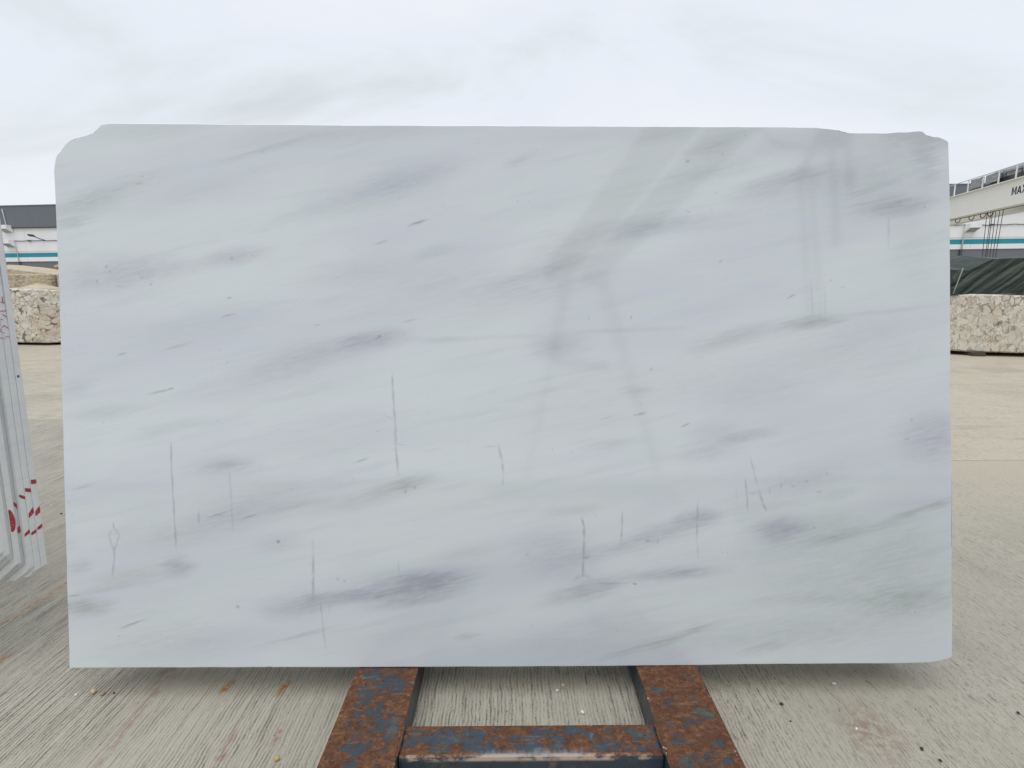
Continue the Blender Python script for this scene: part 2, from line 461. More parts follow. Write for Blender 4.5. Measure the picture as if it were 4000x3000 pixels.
def marble(name, veins=True, base=(0.660, 0.703, 0.718), seed=0.0, tile=None):
    m, b, bs = new_mat(name)
    o = b.obj()
    if seed:
        o = b.vmath('ADD', o, (seed, seed * 2, seed * 3))
    dirv = b.mapping(o, rot=(0, R(13), 0))
    st = b.mapping(dirv, scale=(0.9, 1, 11))          # streaks that rise to the right
    wn = b.noise(st, 2.2, 5, 0.6, out=1)
    warp = b.vmath('SCALE', b.vmath('SUBTRACT', wn, (0.5, 0.5, 0.5)))
    warp.node.inputs['Scale'].default_value = 0.09
    wf = b.vmath('SCALE', b.vmath('SUBTRACT', b.noise(b.mapping(dirv, scale=(5, 1, 70)), 1.0, 5, 0.65, out=1), (0.5, 0.5, 0.5)))
    wf.node.inputs['Scale'].default_value = 0.16
    q = b.vmath('ADD', o, b.vmath('ADD', b.vmath('MULTIPLY', warp, (1.0, 0.0, 0.16)), b.vmath('MULTIPLY', wf, (1.0, 0.0, 0.045))))
    fn = b.vmath('SCALE', b.vmath('SUBTRACT', b.noise(o, 26, 3, 0.6, out=1), (0.5, 0.5, 0.5)))
    fn.node.inputs['Scale'].default_value = 0.008
    q2 = b.vmath('ADD', o, fn)
    s1 = b.noise(st, 1.3, 5, 0.55, 0.08)
    s2 = b.noise(b.mapping(st, loc=(7, 3, 5)), 2.4, 6, 0.6, 0.08)
    s3 = b.noise(b.mapping(dirv, scale=(3, 1, 60)), 1.6, 4, 0.62)
    s4 = b.noise(b.mapping(dirv, loc=(2, 9, 4), scale=(0.7, 1, 2.2)), 1.3, 3, 0.5)
    lil = tuple(x * k for x, k in zip(base, (0.925, 0.912, 0.965)))
    grn = tuple(x * k for x, k in zip(base, (0.93, 0.975, 0.95)))
    c = b.mix(b.step(s4, 0.40, 0.62), base, lil)
    c = b.mix(b.math('MULTIPLY', b.step(s1, 0.45, 0.70), 0.6), c, grn)
    c = b.mix(b.math('MULTIPLY', b.step(s2, 0.50, 0.76), 0.42), c, tuple(x * k for x, k in zip(base, (0.80, 0.83, 0.87))))
    c = b.mix(b.math('MULTIPLY', b.step(s3, 0.54, 0.78), 0.42), c, tuple(x * 0.8 for x in base))
    if veins:
        acc = {}
        def blob(v, cx, cy, hl, hw, ang, k, key):
            u, z = uv(cx, cy)
            ca, sa = abs(cos(R(ang))), abs(sin(R(ang)))
            ru, rz = (hl * ca + hw * sa) * S + 0.06, (hl * sa + hw * ca) * S + 0.03
            if tile and (u + ru < tile[0] or u - ru > tile[1] or z + rz < tile[2] or z - rz > tile[3]):
                return
            mp = b.mapping(v, loc=(u, 0, z), rot=(0, R(-ang), 0), scale=(hl * S, 1.0, hw * S), kind='TEXTURE')
            gr = b.n('ShaderNodeTexGradient', gradient_type='SPHERICAL')
            b.link(mp, gr.inputs[0])
            sq = b.step(gr.outputs['Fac'], 0.0, 1.0)
            nd = b.n('ShaderNodeMath', operation='MULTIPLY_ADD')
            b.link(sq, nd.inputs[0])
            nd.inputs[1].default_value = k
            if key in acc: b.link(acc[key], nd.inputs[2])
            else: nd.inputs[2].default_value = 0.0
            acc[key] = nd.outputs[0]
        for (cx, cy, hl, hw, ang, k, hue) in SMEARS:
            blob(q, cx, cy, hl * 1.3, hw * 1.7, ang, k, hue)
        for (cx, cy, hl, hw, ang, k) in LINES:
            blob(q2, cx, cy, hl * 1.0, hw * 1.05, ang, k, 'd')
        for pts, hw, k in CRACKS:
            for (x0, y0), (x1, y1) in zip(pts, pts[1:]):
                ln = math.hypot(x1 - x0, y1 - y0)
                blob(q2, (x0 + x1) / 2, (y0 + y1) / 2, ln * 0.80, hw * 1.2, math.degrees(math.atan2(-(y1 - y0), x1 - x0)), k, 'k')
        grain = b.noise(b.mapping(dirv, scale=(14, 1, 90)), 1.0, 4, 0.65)
        gmul = b.math('ADD', 0.58, b.math('MULTIPLY', b.step(grain, 0.25, 0.75), 0.76))
        for key, col in (('p', (0.385, 0.365, 0.435)), ('b', (0.325, 0.352, 0.415)), ('g', (0.375, 0.415, 0.41)), ('y', (0.42, 0.41, 0.35))):
            if key not in acc: continue
            f = b.math('MULTIPLY', b.math('MULTIPLY', acc[key], gmul), 0.70)
            f = b.math('MINIMUM', f, 0.85)
            c = b.mix(f, c, col)
        dots = b.noise(o, 240, 2, 0.6)
        dk = b.math('MULTIPLY', acc.get('d', 0.0), b.step(dots, 0.15, 0.6))
        c = b.mix(b.math('MINIMUM', b.math('MULTIPLY', dk, 0.72), 0.75), c, (0.22, 0.235, 0.24))
        ck = b.math('MULTIPLY', acc.get('k', 0.0), b.step(b.noise(o, 45, 3, 0.6), 0.05, 0.55))
        c = b.mix(b.math('MINIMUM', b.math('MULTIPLY', ck, 0.56), 0.66), c, (0.25, 0.27, 0.32))
        # scattered pin pits
        vo = b.voronoi(o, 30)
        pit = b.math('MULTIPLY', b.step(vo.outputs['Distance'], 0.16, 0.06), b.step(b.noise(b.mapping(o, loc=(4, 4, 4)), 7, 3, 0.6), 0.54, 0.66))
        c = b.mix(b.math('MULTIPLY', pit, 0.28), c, (0.28, 0.29, 0.31))
    b.link(c, bs.inputs['Base Color'])
    bs.inputs['Roughness'].default_value = 0.06 if veins else 0.4
    bs.inputs['IOR'].default_value = 1.68 if veins else 1.45
    return m

TX = [-1.80, -1.02, -0.34, 0.34, 1.02, 1.80]
TZ = [-1.10, -0.38, 0.30, 1.10]
TILES = [(TX[i], TX[i + 1], TZ[j], TZ[j + 1]) for j in range(3) for i in range(5)]
MARBLES = [marble('polished_white_marble', tile=t) for t in TILES]
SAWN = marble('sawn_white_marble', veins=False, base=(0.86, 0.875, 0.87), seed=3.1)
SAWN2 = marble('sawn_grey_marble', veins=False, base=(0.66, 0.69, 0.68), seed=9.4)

# ------------------------------------------------------------------ rack of rusty steel
def rusty(name, w_axis=0, half=0.115, paint=(0.026, 0.040, 0.055)):
    m, b, bs = new_mat(name)
    o = b.obj()
    p = b.world()
    sx = b.n('ShaderNodeSeparateXYZ')
    b.link(o, sx.inputs[0])
    edge = b.step(b.math('ABSOLUTE', sx.outputs[w_axis]), half * 0.62, half * 0.98)
    n1 = b.noise(p, 13, 10, 0.68, 0.55)
    n2 = b.noise(b.mapping(p, scale=(9, 44, 9)), 1.0, 8, 0.70, 0.5)
    n3 = b.noise(p, 95, 5, 0.72)
    n4 = b.noise(p, 2.6, 3, 0.5)
    ge = b.n('ShaderNodeNewGeometry')
    sn = b.n('ShaderNodeSeparateXYZ')
    b.link(ge.outputs['Normal'], sn.inputs[0])
    top = b.step(sn.outputs[2], 0.35, 0.8)
    sp = b.n('ShaderNodeSeparateXYZ')
    b.link(p, sp.inputs[0])
    f = b.math('ADD', b.math('MULTIPLY', n1, 0.50), b.math('MULTIPLY', n2, 0.34))
    f = b.math('ADD', f, b.math('MULTIPLY', n4, 0.16))
    f = b.math('ADD', f, b.math('MULTIPLY', edge, 0.10))
    f = b.math('ADD', f, b.math('MULTIPLY', b.step(sp.outputs[1], 1.55, 1.80), 0.05 if w_axis == 0 else 0.0))
    f = b.math('ADD', f, b.math('MULTIPLY', b.math('SUBTRACT', n3, 0.5), 0.16))
    f = b.math('SUBTRACT', f, b.math('MULTIPLY', b.math('SUBTRACT', 1.0, top), 0.19))
    mask = b.step(f, 0.484, 0.512)
    rust = b.ramp(b.noise(p, 60, 8, 0.74, 0.6), [(0.28, (0.024, 0.012, 0.008)), (0.44, (0.078, 0.031, 0.014)), (0.58, (0.155, 0.062, 0.023)), (0.74, (0.32, 0.165, 0.075))])
    rust = b.mix(b.math('MULTIPLY', b.step(b.noise(p, 16, 5, 0.65), 0.48, 0.66), 0.6), rust, (0.075, 0.024, 0.012))
    pcol = b.mix(b.noise(p, 24, 6, 0.66), tuple(x * 0.55 for x in paint), tuple(x * 1.6 for x in paint))
    scuff = b.step(b.noise(b.mapping(p, scale=(42, 20, 20), rot=(0, 0, R(18))), 1.0, 7, 0.74, 0.7), 0.58, 0.74)
    pcol = b.mix(b.math('MULTIPLY', scuff, 0.7), pcol, (0.17, 0.215, 0.27))
    olive = b.step(b.noise(b.mapping(p, loc=(2.1, 0.4, 0)), 9, 5, 0.65), 0.52, 0.66)
    pcol = b.mix(b.math('MULTIPLY', olive, 0.6), pcol, (0.085, 0.095, 0.065))
    c = b.mix(mask, pcol, rust)
    # tan dust in the rust and bright chips on the edges
    c = b.mix(b.math('MULTIPLY', b.step(b.noise(b.mapping(p, scale=(8, 40, 8), loc=(3, 1, 0)), 1.0, 7, 0.7), 0.56, 0.72), 0.55), c, (0.30, 0.185, 0.10))
    chip = b.math('MULTIPLY', b.step(b.noise(p, 62, 3, 0.6), 0.64, 0.71), b.step(b.math('ABSOLUTE', sx.outputs[w_axis]), half * 0.8, half * 0.97))
    c = b.mix(b.math('MULTIPLY', chip, top), c, (0.50, 0.42, 0.38))
    if w_axis == 1:                       # lip worn pale where slabs are dragged over the front edge
        lip = b.math('MULTIPLY', b.step(sx.outputs[1], -0.046, -0.056), b.step(sx.outputs[2], 0.085, 0.095))
        worn = b.step(b.math('ADD', b.noise(b.mapping(p, scale=(14, 30, 30)), 1.0, 6, 0.7), b.math('MULTIPLY', b.step(b.math('ABSOLUTE', sx.outputs[0]), 0.36, 0.2), 0.14)), 0.50, 0.66)
        c = b.mix(b.math('MULTIPLY', lip, b.math('MULTIPLY', worn, 0.85)), c, (0.50, 0.37, 0.27))
        sc2 = b.math('MULTIPLY', b.step(b.math('ADD', sx.outputs[1], b.math('MULTIPLY', b.noise(b.mapping(p, scale=(40, 6, 6)), 1.0, 6, 0.75), 0.07)), 0.005, -0.03), b.step(b.math('ABSOLUTE', sx.outputs[0]), 0.24, 0.1))
        c = b.mix(b.math('MULTIPLY', b.math('MULTIPLY', sc2, top), 0.6), c, (0.30, 0.34, 0.38))
    b.link(c, bs.inputs['Base Color'])
    b.link(b.ramp(mask, [(0, (0.38, 0.38, 0.38)), (1, (0.85, 0.85, 0.85))]), bs.inputs['Roughness'])
    hb = b.math('ADD', b.math('MULTIPLY', mask, 0.5), b.math('MULTIPLY', n3, 0.5))
    b.link(b.bump(hb, 0.55, 0.004), bs.inputs['Normal'])
    return m

RAIL_RUST = rusty('rusty_blue_paint_rail', 0, 0.115)
BEAM_RUST = rusty('rusty_blue_paint_beam', 1, 0.063, paint=(0.028, 0.044, 0.062))
STEEL_RUST = rusty('rusty_blue_paint_post', 0, 0.06)
WEAR = plain('worn_bare_steel', (0.42, 0.30, 0.22), 0.5, 0.2, 0.5, 40, 0.3)

LEAN = PITCH                             # the slab leans back as far as the A frame
rack = thing('slab_rack', 'low rack of rusty blue painted steel carrying the big marble slab', 'slab rack')
RZ = 0.11
for cx, wd in ((-0.4725, 0.231), (0.5675, 0.225)):
    r_ = box_obj('rail', (0, 0, RZ / 2), (wd, 4.3, RZ), RAIL_RUST, rack, bevel=0.006)
    r_.location = (cx, 1.35, 0.001)
XL, XR = -0.357, 0.455
def cross(yc, depth, h=0.104):
    o = box_obj('cross_beam', (0, 0, h / 2), (XR - XL - 0.004, depth, h), BEAM_RUST, rack, bevel=0.012)
    o.location = ((XL + XR) / 2, yc, 0.004)
    return o
cb = cross(1.466, 0.124)
cross(3.38, 0.124)
cross(-0.66, 0.124)
# weld beads along the joints
for xx in (XL, XR):
    pts = [(xx + random.uniform(-.0025, .0025), 1.406 + 0.12 * i / 9, 0.110) for i in range(10)]
    tube_obj('weld_bead', pts, [0.006 + random.uniform(-.0015, .0015) for _ in pts], STEEL_RUST, rack, 6)
# the A of the frame stands behind the slab
def bar(name, a, b_, wd, mat, parent):
    a, b_ = Vector(a), Vector(b_)
    d = b_ - a
    rot = d.to_track_quat('Z', 'X').to_matrix()
    return box_obj(name, (a + b_) / 2, (wd, wd, d.length), mat, parent, 0.004, rot)
for cx in (-0.4725, 0.5675):
    y0 = 2.09
    bar('post', (cx, y0, 0.115), (cx, y0 + sin(LEAN) * 1.75, 0.115 + 1.75 * cos(LEAN)), 0.08, STEEL_RUST, rack)
    bar('post', (cx, 2.85, 0.115), (cx, 2.43, 1.80), 0.08, STEEL_RUST, rack)
bar('top_bar', (-0.52, 2.36, 1.79), (0.615, 2.36, 1.79), 0.07, STEEL_RUST, rack)
bar('tie_bar', (-0.43, 2.195, 0.72), (0.525, 2.195, 0.72), 0.05, STEEL_RUST, rack)

# ------------------------------------------------------------------ the marble slab
OUT = [(270,2610),(266,2480),(262,2350),(256,2120),(250,1900),(244,1690),(240,1500),(234,1300),(228,1100),(221,950),(215,803),(213,748),(210,700),(209,672),
 (211,650),(215,620),(219,608),(226,598),(237,588),(240,579),(247,572),(256,561),(271,548),(280,546),(289,544),(296,538),(303,535),(319,530),(328,529),(341,525),(352,520),
 (363,517),(374,512),(377,504),(381,499),(388,491),(396,485),(408,482),(422,480),(450,480),(700,482),(1000,484),(1500,488),(2000,490),(2500,492),(3000,494),(3188,496),(3215,499),
 (3250,502),(3266,505),(3281,507),(3282,512),(3296,515),(3318,517),(3360,518),(3410,517),(3463,518),(3490,516),(3514,514),(3545,514),(3571,513),(3580,511),(3593,510),(3603,512),
 (3612,518),(3619,525),(3627,530),(3645,532),(3665,533),(3676,537),(3686,541),(3698,547),(3707,555),(3709,640),(3712,739),(3713,1100),(3715,1500),(3717,1700),(3719,1900),
 (3718,2130),(3721,2138),(3720,2310),(3720,2318),(3722,2330),(3721,2500),(3721,2566),(3708,2572),(3693,2576),(3676,2582),(3646,2588),(3600,2590),(3523,2592),(2994,2595),(2700,2600),
 (2000,2605),(1400,2607),(1060,2608),(1050,2605),(1040,2608),(900,2608),(540,2609)]
poly = []
prev = OUT[0]
for i, p in enumerate(OUT):
    nx = OUT[(i + 1) % len(OUT)]
    n = max(1, int(math.hypot(nx[0] - p[0], nx[1] - p[1]) / 60))
    for k in range(n):
        t = k / n
        x, y = p[0] + (nx[0] - p[0]) * t, p[1] + (nx[1] - p[1]) * t
        u, z = uv(x, y)
        z += random.uniform(-.0006, .0006)
        u += random.uniform(-.0006, .0006)
        poly.append((u, z))
bm = bmesh.new()
add_prism(bm, poly, 0.0, 0.02, 0.0030)
for x in TX[1:-1]:
    bmesh.ops.bisect_plane(bm, geom=bm.verts[:] + bm.edges[:] + bm.faces[:], plane_co=(x, 0, 0), plane_no=(1, 0, 0))
for z in TZ[1:-1]:
    bmesh.ops.bisect_plane(bm, geom=bm.verts[:] + bm.edges[:] + bm.faces[:], plane_co=(0, 0, z), plane_no=(0, 0, 1))
bm.normal_update()
for f_ in bm.faces:
    c_ = f_.calc_center_median()
    ix = max(k for k in range(5) if c_.x >= TX[k])
    iz = max(k for k in range(3) if c_.z >= TZ[k])
    f_.material_index = iz * 5 + ix if abs(f_.normal.y) > 0.9 else 15
slab = link_bm('marble_slab', bm, MARBLES[0])
for m_ in MARBLES[1:] + [SAWN]:
    slab.data.materials.append(m_)
org = CAM + fwd * 2.005
slab.matrix_world = Matrix(((rgt.x, fwd.x, upv.x, org.x), (rgt.y, fwd.y, upv.y, org.y), (rgt.z, fwd.z, upv.z, org.z), (0, 0, 0, 1)))
tag(slab, 'huge polished white marble slab with lilac smears, standing in front on the rusty rack', 'marble slab')

# unseen slabs added behind the first one to deepen the shade under it
def behind(k, wl, wr, h):
    bm = bmesh.new()
    add_prism(bm, [(-wl, 0), (wr, 0), (wr, h), (-wl, h)], 0, 0.0295, 0.001)
    o = link_bm('marble_slab', bm, SAWN)
    p = CAM + fwd * (2.005 + 0.034 * k - 0.011) - upv * 1.052
    o.matrix_world = Matrix(((rgt.x, fwd.x, upv.x, p.x), (rgt.y, fwd.y, upv.y, p.y), (rgt.z, fwd.z, upv.z, p.z), (0, 0, 0, 1)))
    return o
NTH = ['second', 'third', 'fourth', 'fifth', 'sixth', 'rearmost']
for k in range(1, 7):
    o = behind(k, 1.60 - 0.012 * k, 1.59 - 0.01 * k, 1.93 - 0.014 * k)
    tag(o, 'unseen slab added behind the big slab to deepen shade, %s of the row' % NTH[k - 1], 'marble slab', 'unseen slabs added behind the big slab for shade')

# ------------------------------------------------------------------ stack of slabs on the left, seen end on
PAINT_RED, b_, bs_ = new_mat('red_spray_paint')
o_ = b_.obj()
b_.link(b_.mix(b_.step(b_.noise(o_, 130, 5, 0.7), 0.50, 0.72), b_.mix(b_.noise(o_, 50, 3), (0.36, 0.016, 0.035), (0.52, 0.04, 0.07)), (0.66, 0.36, 0.37)), bs_.inputs['Base Color'])
bs_.inputs['Roughness'].default_value = 0.6
PAINT_PINK = plain('pink_red_spray_paint', (0.55, 0.14, 0.17), 0.6, var=0.3, scale=50)
PENCIL = plain('red_crayon', (0.50, 0.12, 0.16), 0.7, var=0.2, scale=50)
INK = plain('blue_ink', (0.03, 0.03, 0.22), 0.6)
XE = [-1.9804, -1.9835, -1.9860, -1.9977, -1.9859, -1.9882, -1.9728, -1.9622]
HC = [0.368, 0.366, 0.387, 0.410, 0.432, 0.463, 0.496, 0.522]
ZB, TH, AL = 0.335, 0.0262, R(2)
LAB = ['rearmost sawn slab of the left stack with a small blue ink square on its end',
       'second slab from the back of the left stack, three red marks low down',
       'third slab from the back of the left stack, two red marks low down',
       'greyer recessed slab of the left stack with two half hidden red marks',
       'sawn slab in the left stack with the big red half moon on its end',
       'plain unmarked sawn slab just left of the slab with the red half moon',
       'unmarked sawn slab at the left edge of the photo, high cut corner',
       'front slab of the left stack, mostly outside the photo, highest cut corner']
MARKS = {0: [[(.08,.409),(1.0,.404),(.97,.386),(.0,.391)], [(.09,.272),(.95,.290),(.97,.262),(.07,.254)], [(.07,.204),(.97,.212),(.96,.196),(.03,.192)]],
         1: [[(.05,.384),(.98,.375),(.98,.358),(.03,.371)], [(.07,.275),(.98,.296),(.97,.270),(.06,.256)], [(.06,.193),(.98,.201),(.98,.184),(.05,.182)]],
         2: [[(.10,.368),(.98,.352),(.98,.339),(.06,.357)], [(.08,.200),(.98,.213),(.98,.195),(.07,.188)]],
         3: [[(.50,.344),(.98,.331),(.98,.309),(.52,.328)], [(.55,.232),(.98,.241),(.98,.212),(.50,.210)]]}
SCRIB = [[(25,965),(32,1030)],[(10,1030),(70,1040)],[(0,1130),(80,1122)],[(30,1165),(75,1195)],[(0,1220),(30,1225)],[(40,1285),(105,1330)],[(0,1340),(45,1290)],
         [(0,1355),(48,1375)],[(135,1360),(165,1360)],[(58,1412),(118,1417)],[(0,1425),(55,1437)]]
stack = []
for k in range(8):
    yk = 2.12 - 0.027 * (k + 1)
    h = (HC[k] - ZB) / cos(AL)
    rx = random.uniform(-.004, .004)
    ln = 3.35 + random.uniform(-.02, .02)
    pol = [(-ln, 0), (-(h + .004) * 1.15, 0)]
    for j in range(1, 4):                 # broken, slightly wavy cut of the lower corner
        t = j / 4
        pol.append((-(h) * 1.15 * (1 - t) + random.uniform(-.0025, .0025), h * t + random.uniform(-.0025, .0025)))
    pol += [(0, h), (0, 1.0), (-.003, 1.3), (-.002, 2.0 + random.uniform(-.02, .02)), (-ln, 2.0)]
    bm = bmesh.new()
    add_prism(bm, pol, 0, TH - 0.0006, 0.0012)
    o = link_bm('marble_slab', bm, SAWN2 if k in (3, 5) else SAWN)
    o.location = (XE[k], yk, ZB)
    o.rotation_euler = (-AL, 0, 0)
    tag(o, LAB[k], 'marble slab', 'sawn marble slabs stacked on the left')
    stack.append(o)
    for quad in MARKS.get(k, []):
        bm = bmesh.new()
        ring = []
        for i in range(4):                # rounded, slightly ragged sprayed outline
            a, b_ = quad[i], quad[(i + 1) % 4]
            for t in (0.08, 0.36, 0.64, 0.92):
                ring.append((TH * (a[0] + (b_[0] - a[0]) * t), a[1] + (b_[1] - a[1]) * t + random.uniform(-.001, .001)))
        fr = [bm.verts.new((0.0010, y, z)) for y, z in ring]
        bk = [bm.verts.new((0.0002, y, z)) for y, z in ring]
        bm.faces.new(fr)
        for i in range(len(ring)):
            bm.faces.new((fr[i], fr[(i + 1) % len(ring)], bk[(i + 1) % len(ring)], bk[i]))
        link_bm('paint_mark', bm, PAINT_RED, o)
    if k == 4:
        bm = bmesh.new()
        ring = [(.10,.235),(.10,.326)] + [(.10 + .86 * sin(a * pi / 10), .281 + .048 * cos(a * pi / 10) - .012 * sin(a * pi / 10)) for a in range(1, 10)]
        fr = [bm.verts.new((0.0010, TH * y, z)) for y, z in ring]
        bk = [bm.verts.new((0.0002, TH * y, z)) for y, z in ring]
        bm.faces.new(fr)
        for i in range(len(ring)):
            bm.faces.new((fr[i], fr[(i + 1) % len(ring)], bk[(i + 1) % len(ring)], bk[i]))
        link_bm('paint_mark', bm, PAINT_RED, o)
    if k == 0:
        box_obj('ink_mark', (0.0006, TH * .35, .837), (0.0008, 0.008, 0.009), INK, o)

def on_end(k, x, y):
    """where the line of sight through a mark meets the end of slab k (offset across, height up)"""
    d = fwd + rgt * ((x - 2000) / 2100) - upv * ((y - 1500) / 2100)
    p = CAM + d * ((XE[k] - CAM.x) / d.x)
    hh = (p.z - ZB) / cos(AL)
    return (p.y - hh * sin(AL) - stack[k].location.y, hh)
for seg in SCRIB:                         # crayon strokes written across the slab ends
    for k in (1, 2, 3, 4):
        a = on_end(k, seg[0][0] / 2.858, 820 + seg[0][1] / 2.86)
        b_ = on_end(k, seg[1][0] / 2.858, 820 + seg[1][1] / 2.86)
        lo, hi = 0.0006, TH - 0.0016
        if abs(b_[0] - a[0]) < 1e-6: continue
        t0, t1 = (lo - a[0]) / (b_[0] - a[0]), (hi - a[0]) / (b_[0] - a[0])
        t0, t1 = max(0, min(t0, t1)), min(1, max(t0, t1))
        if t1 - t0 < 0.05: continue
        p = (a[0] + (b_[0] - a[0]) * t0, a[1] + (b_[1] - a[1]) * t0)
        q = (a[0] + (b_[0] - a[0]) * t1, a[1] + (b_[1] - a[1]) * t1)
        tube_obj('crayon_mark', [(0.0004, *p), (0.0004, *q)], 0.0013, PENCIL, stack[k], 5)

rack2 = copy_tree(rack)
rack2.location = (-4.45, -0.05, 0.225)
rack2['label'] = 'second steel slab rack under the stacked slabs, out of the left edge of the photo'
pad = plain('weathered_timber', (0.075, 0.058, 0.042), 0.9, scale=12, bump=0.4)
for cx in (-0.4725, 0.5675):
    for yy in (0.2, 2.6):
        o = box_obj('timber_skid', (0, 0, 0.112), (0.20, 0.9, 0.224), pad)
        o.location = (-4.45 + cx, yy, 0.001)
        tag(o, 'timber under the %s end of the %s rail of the left rack' % ('near' if yy < 1 else 'far', 'outer' if cx < 0 else 'inner'), 'timber', 'timber blocks under the left rack')

# ------------------------------------------------------------------ stone blocks
def breccia(name, sc_=4.2, light=(0.60, 0.54, 0.43), squash=(1, 1, 1.25), gapk=0.6):
    m, b, bs = new_mat(name)
    o = b.obj()
    wv = b.vmath('SCALE', b.noise(o, 5, 3, 0.55, out=1))
    wv.node.inputs['Scale'].default_value = 0.16
    wv2 = b.vmath('SCALE', b.noise(o, 17, 3, 0.6, out=1))
    wv2.node.inputs['Scale'].default_value = 0.05
    q = b.mapping(b.vmath('ADD', b.vmath('ADD', o, wv), wv2), scale=squash)
    big = b.noise(o, 1.1, 2, 0.5)
    v1 = b.voronoi(q, sc_)
    e1 = b.voronoi(q, sc_, 'DISTANCE_TO_EDGE')
    e2 = b.voronoi(q, sc_ * 2.1, 'DISTANCE_TO_EDGE')
    v2 = b.voronoi(q, sc_ * 2.1)
    pick = b.step(b.noise(o, 2.0, 2), 0.44, 0.56)
    ed = b.mix(pick, e1.outputs['Distance'], b.math('MULTIPLY', e2.outputs['Distance'], 1.6))
    cellc = b.mix(pick, v1.outputs['Color'], v2.outputs['Color'])
    sp = b.n('ShaderNodeSeparateColor')
    b.link(cellc, sp.inputs[0])
    c = b.ramp(sp.outputs[0], [(0.0, tuple(x * 0.82 for x in light)), (0.4, light), (0.6, (0.74, 0.70, 0.61)), (0.8, (0.60, 0.51, 0.39)), (1.0, (0.58, 0.59, 0.56))])
    c = b.mix(b.math('MULTIPLY', b.noise(o, 16, 5, 0.65), 0.3), c, (0.42, 0.33, 0.22))
    c = b.mix(b.math('MULTIPLY', b.step(big, 0.5, 0.68), 0.55), c, (0.52, 0.37, 0.23))
    wid = b.math('MULTIPLY', b.noise(o, 3.0, 3), 0.17)
    vein = b.math('MULTIPLY', b.step(b.math('SUBTRACT', ed, wid), 0.0, -0.045), b.math('ADD', 0.35, b.math('MULTIPLY', sp.outputs[1], 0.6)))
    soft = b.step(b.noise(o, 4.5, 3, 0.6), 0.36, 0.62)
    c = b.mix(b.math('MULTIPLY', vein, b.math('ADD', 0.25, b.math('MULTIPLY', soft, 0.75))), c, (0.16, 0.14, 0.12))
    gap = b.mix(pick, v1.outputs['Distance'], v2.outputs['Distance'])
    c = b.mix(b.math('MULTIPLY', b.step(gap, 0.64, 0.78), gapk), c, (0.075, 0.068, 0.06))
    c = b.mix(b.math('MULTIPLY', b.step(b.noise(o, 40, 4, 0.7), 0.54, 0.72), 0.35), c, (0.40, 0.33, 0.24))
    b.link(c, bs.inputs['Base Color'])
    bs.inputs['Roughness'].default_value = 0.8
    hh = b.math('ADD', b.math('MULTIPLY', b.math('MINIMUM', ed, 0.08), 6.0), b.math('MULTIPLY', b.noise(o, 22, 5, 0.6), 0.5))
    b.link(b.bump(hh, 0.55, 0.02), bs.inputs['Normal'])
    return m


def splitstone(name, a, c2, dark, sc_=6, squash=(1, 1, 3)):
    m, b, bs = new_mat(name)
    o = b.obj()
    n1 = b.noise(b.mapping(o, scale=squash), sc_, 6, 0.62, 0.6)
    c = b.ramp(n1, [(0.30, dark), (0.44, c2), (0.58, a), (0.75, tuple(min(1, x * 1.12) for x in a))])
    c = b.mix(b.math('MULTIPLY', b.step(b.noise(o, 1.8, 3), 0.5, 0.7), 0.5), c, tuple(x * k for x, k in zip(a, (0.9, 0.72, 0.45))))
    b.link(c, bs.inputs['Base Color'])
    bs.inputs['Roughness'].default_value = 0.85
    b.link(b.bump(n1, 0.9, 0.06), bs.inputs['Normal'])
    return m


def rock(name, plan, z0, tops, mat, rough=0.03, cuts=5, parent=None, seed=0, bulge=0.0):
    """quarry block: plan polygon (x,y), a top height for each corner, faces broken up with noise"""
    bm = bmesh.new()
    n = len(plan)
    lo = [bm.verts.new((x, y, z0)) for x, y in plan]
    hi = [bm.verts.new((x, y, t)) for (x, y), t in zip(plan, tops)]
    for i in range(n):
        bm.faces.new((lo[i], lo[(i + 1) % n], hi[(i + 1) % n], hi[i]))
    bm.faces.new(hi)
    bm.faces.new(lo[::-1])
    bmesh.ops.recalc_face_normals(bm, faces=bm.faces)
    bmesh.ops.bevel(bm, geom=list(bm.edges), offset=0.03, segments=1, affect='EDGES')
    bmesh.ops.triangulate(bm, faces=[f for f in bm.faces if len(f.verts) > 4])
    bmesh.ops.subdivide_edges(bm, edges=list(bm.edges), cuts=cuts, use_grid_fill=True)
    bm.normal_update()
    for v in bm.verts:
        p = v.co + Vector((seed * 3.1, seed, seed * 1.7))
        d = noise.noise(p * 2.1) * 0.6 + noise.noise(p * 5.7) * 0.4
        f = min(1.0, max(0.0, (v.co.z - z0) / 0.15))
        v.co += v.normal * d * rough * (0.25 + 0.75 * f)
    c = Vector((sum(x for x, y in plan) / n, sum(y for x, y in plan) / n, 0))
    bmesh.ops.translate(bm, vec=-c, verts=bm.verts)
    o = link_bm(name, bm, mat, parent)
    o.location = c
    return o


def skids(spots, labels, group, z=0.07):
    for (x, y, lx, ly, a), label in zip(spots, labels):
        o = box_obj('timber_skid', (0, 0, z / 2), (lx, ly, z), pad, None, 0.006)
        o.location = (x, y, 0.001)
        o.rotation_euler = (0, 0, a)
        tag(o, label, 'timber', group)

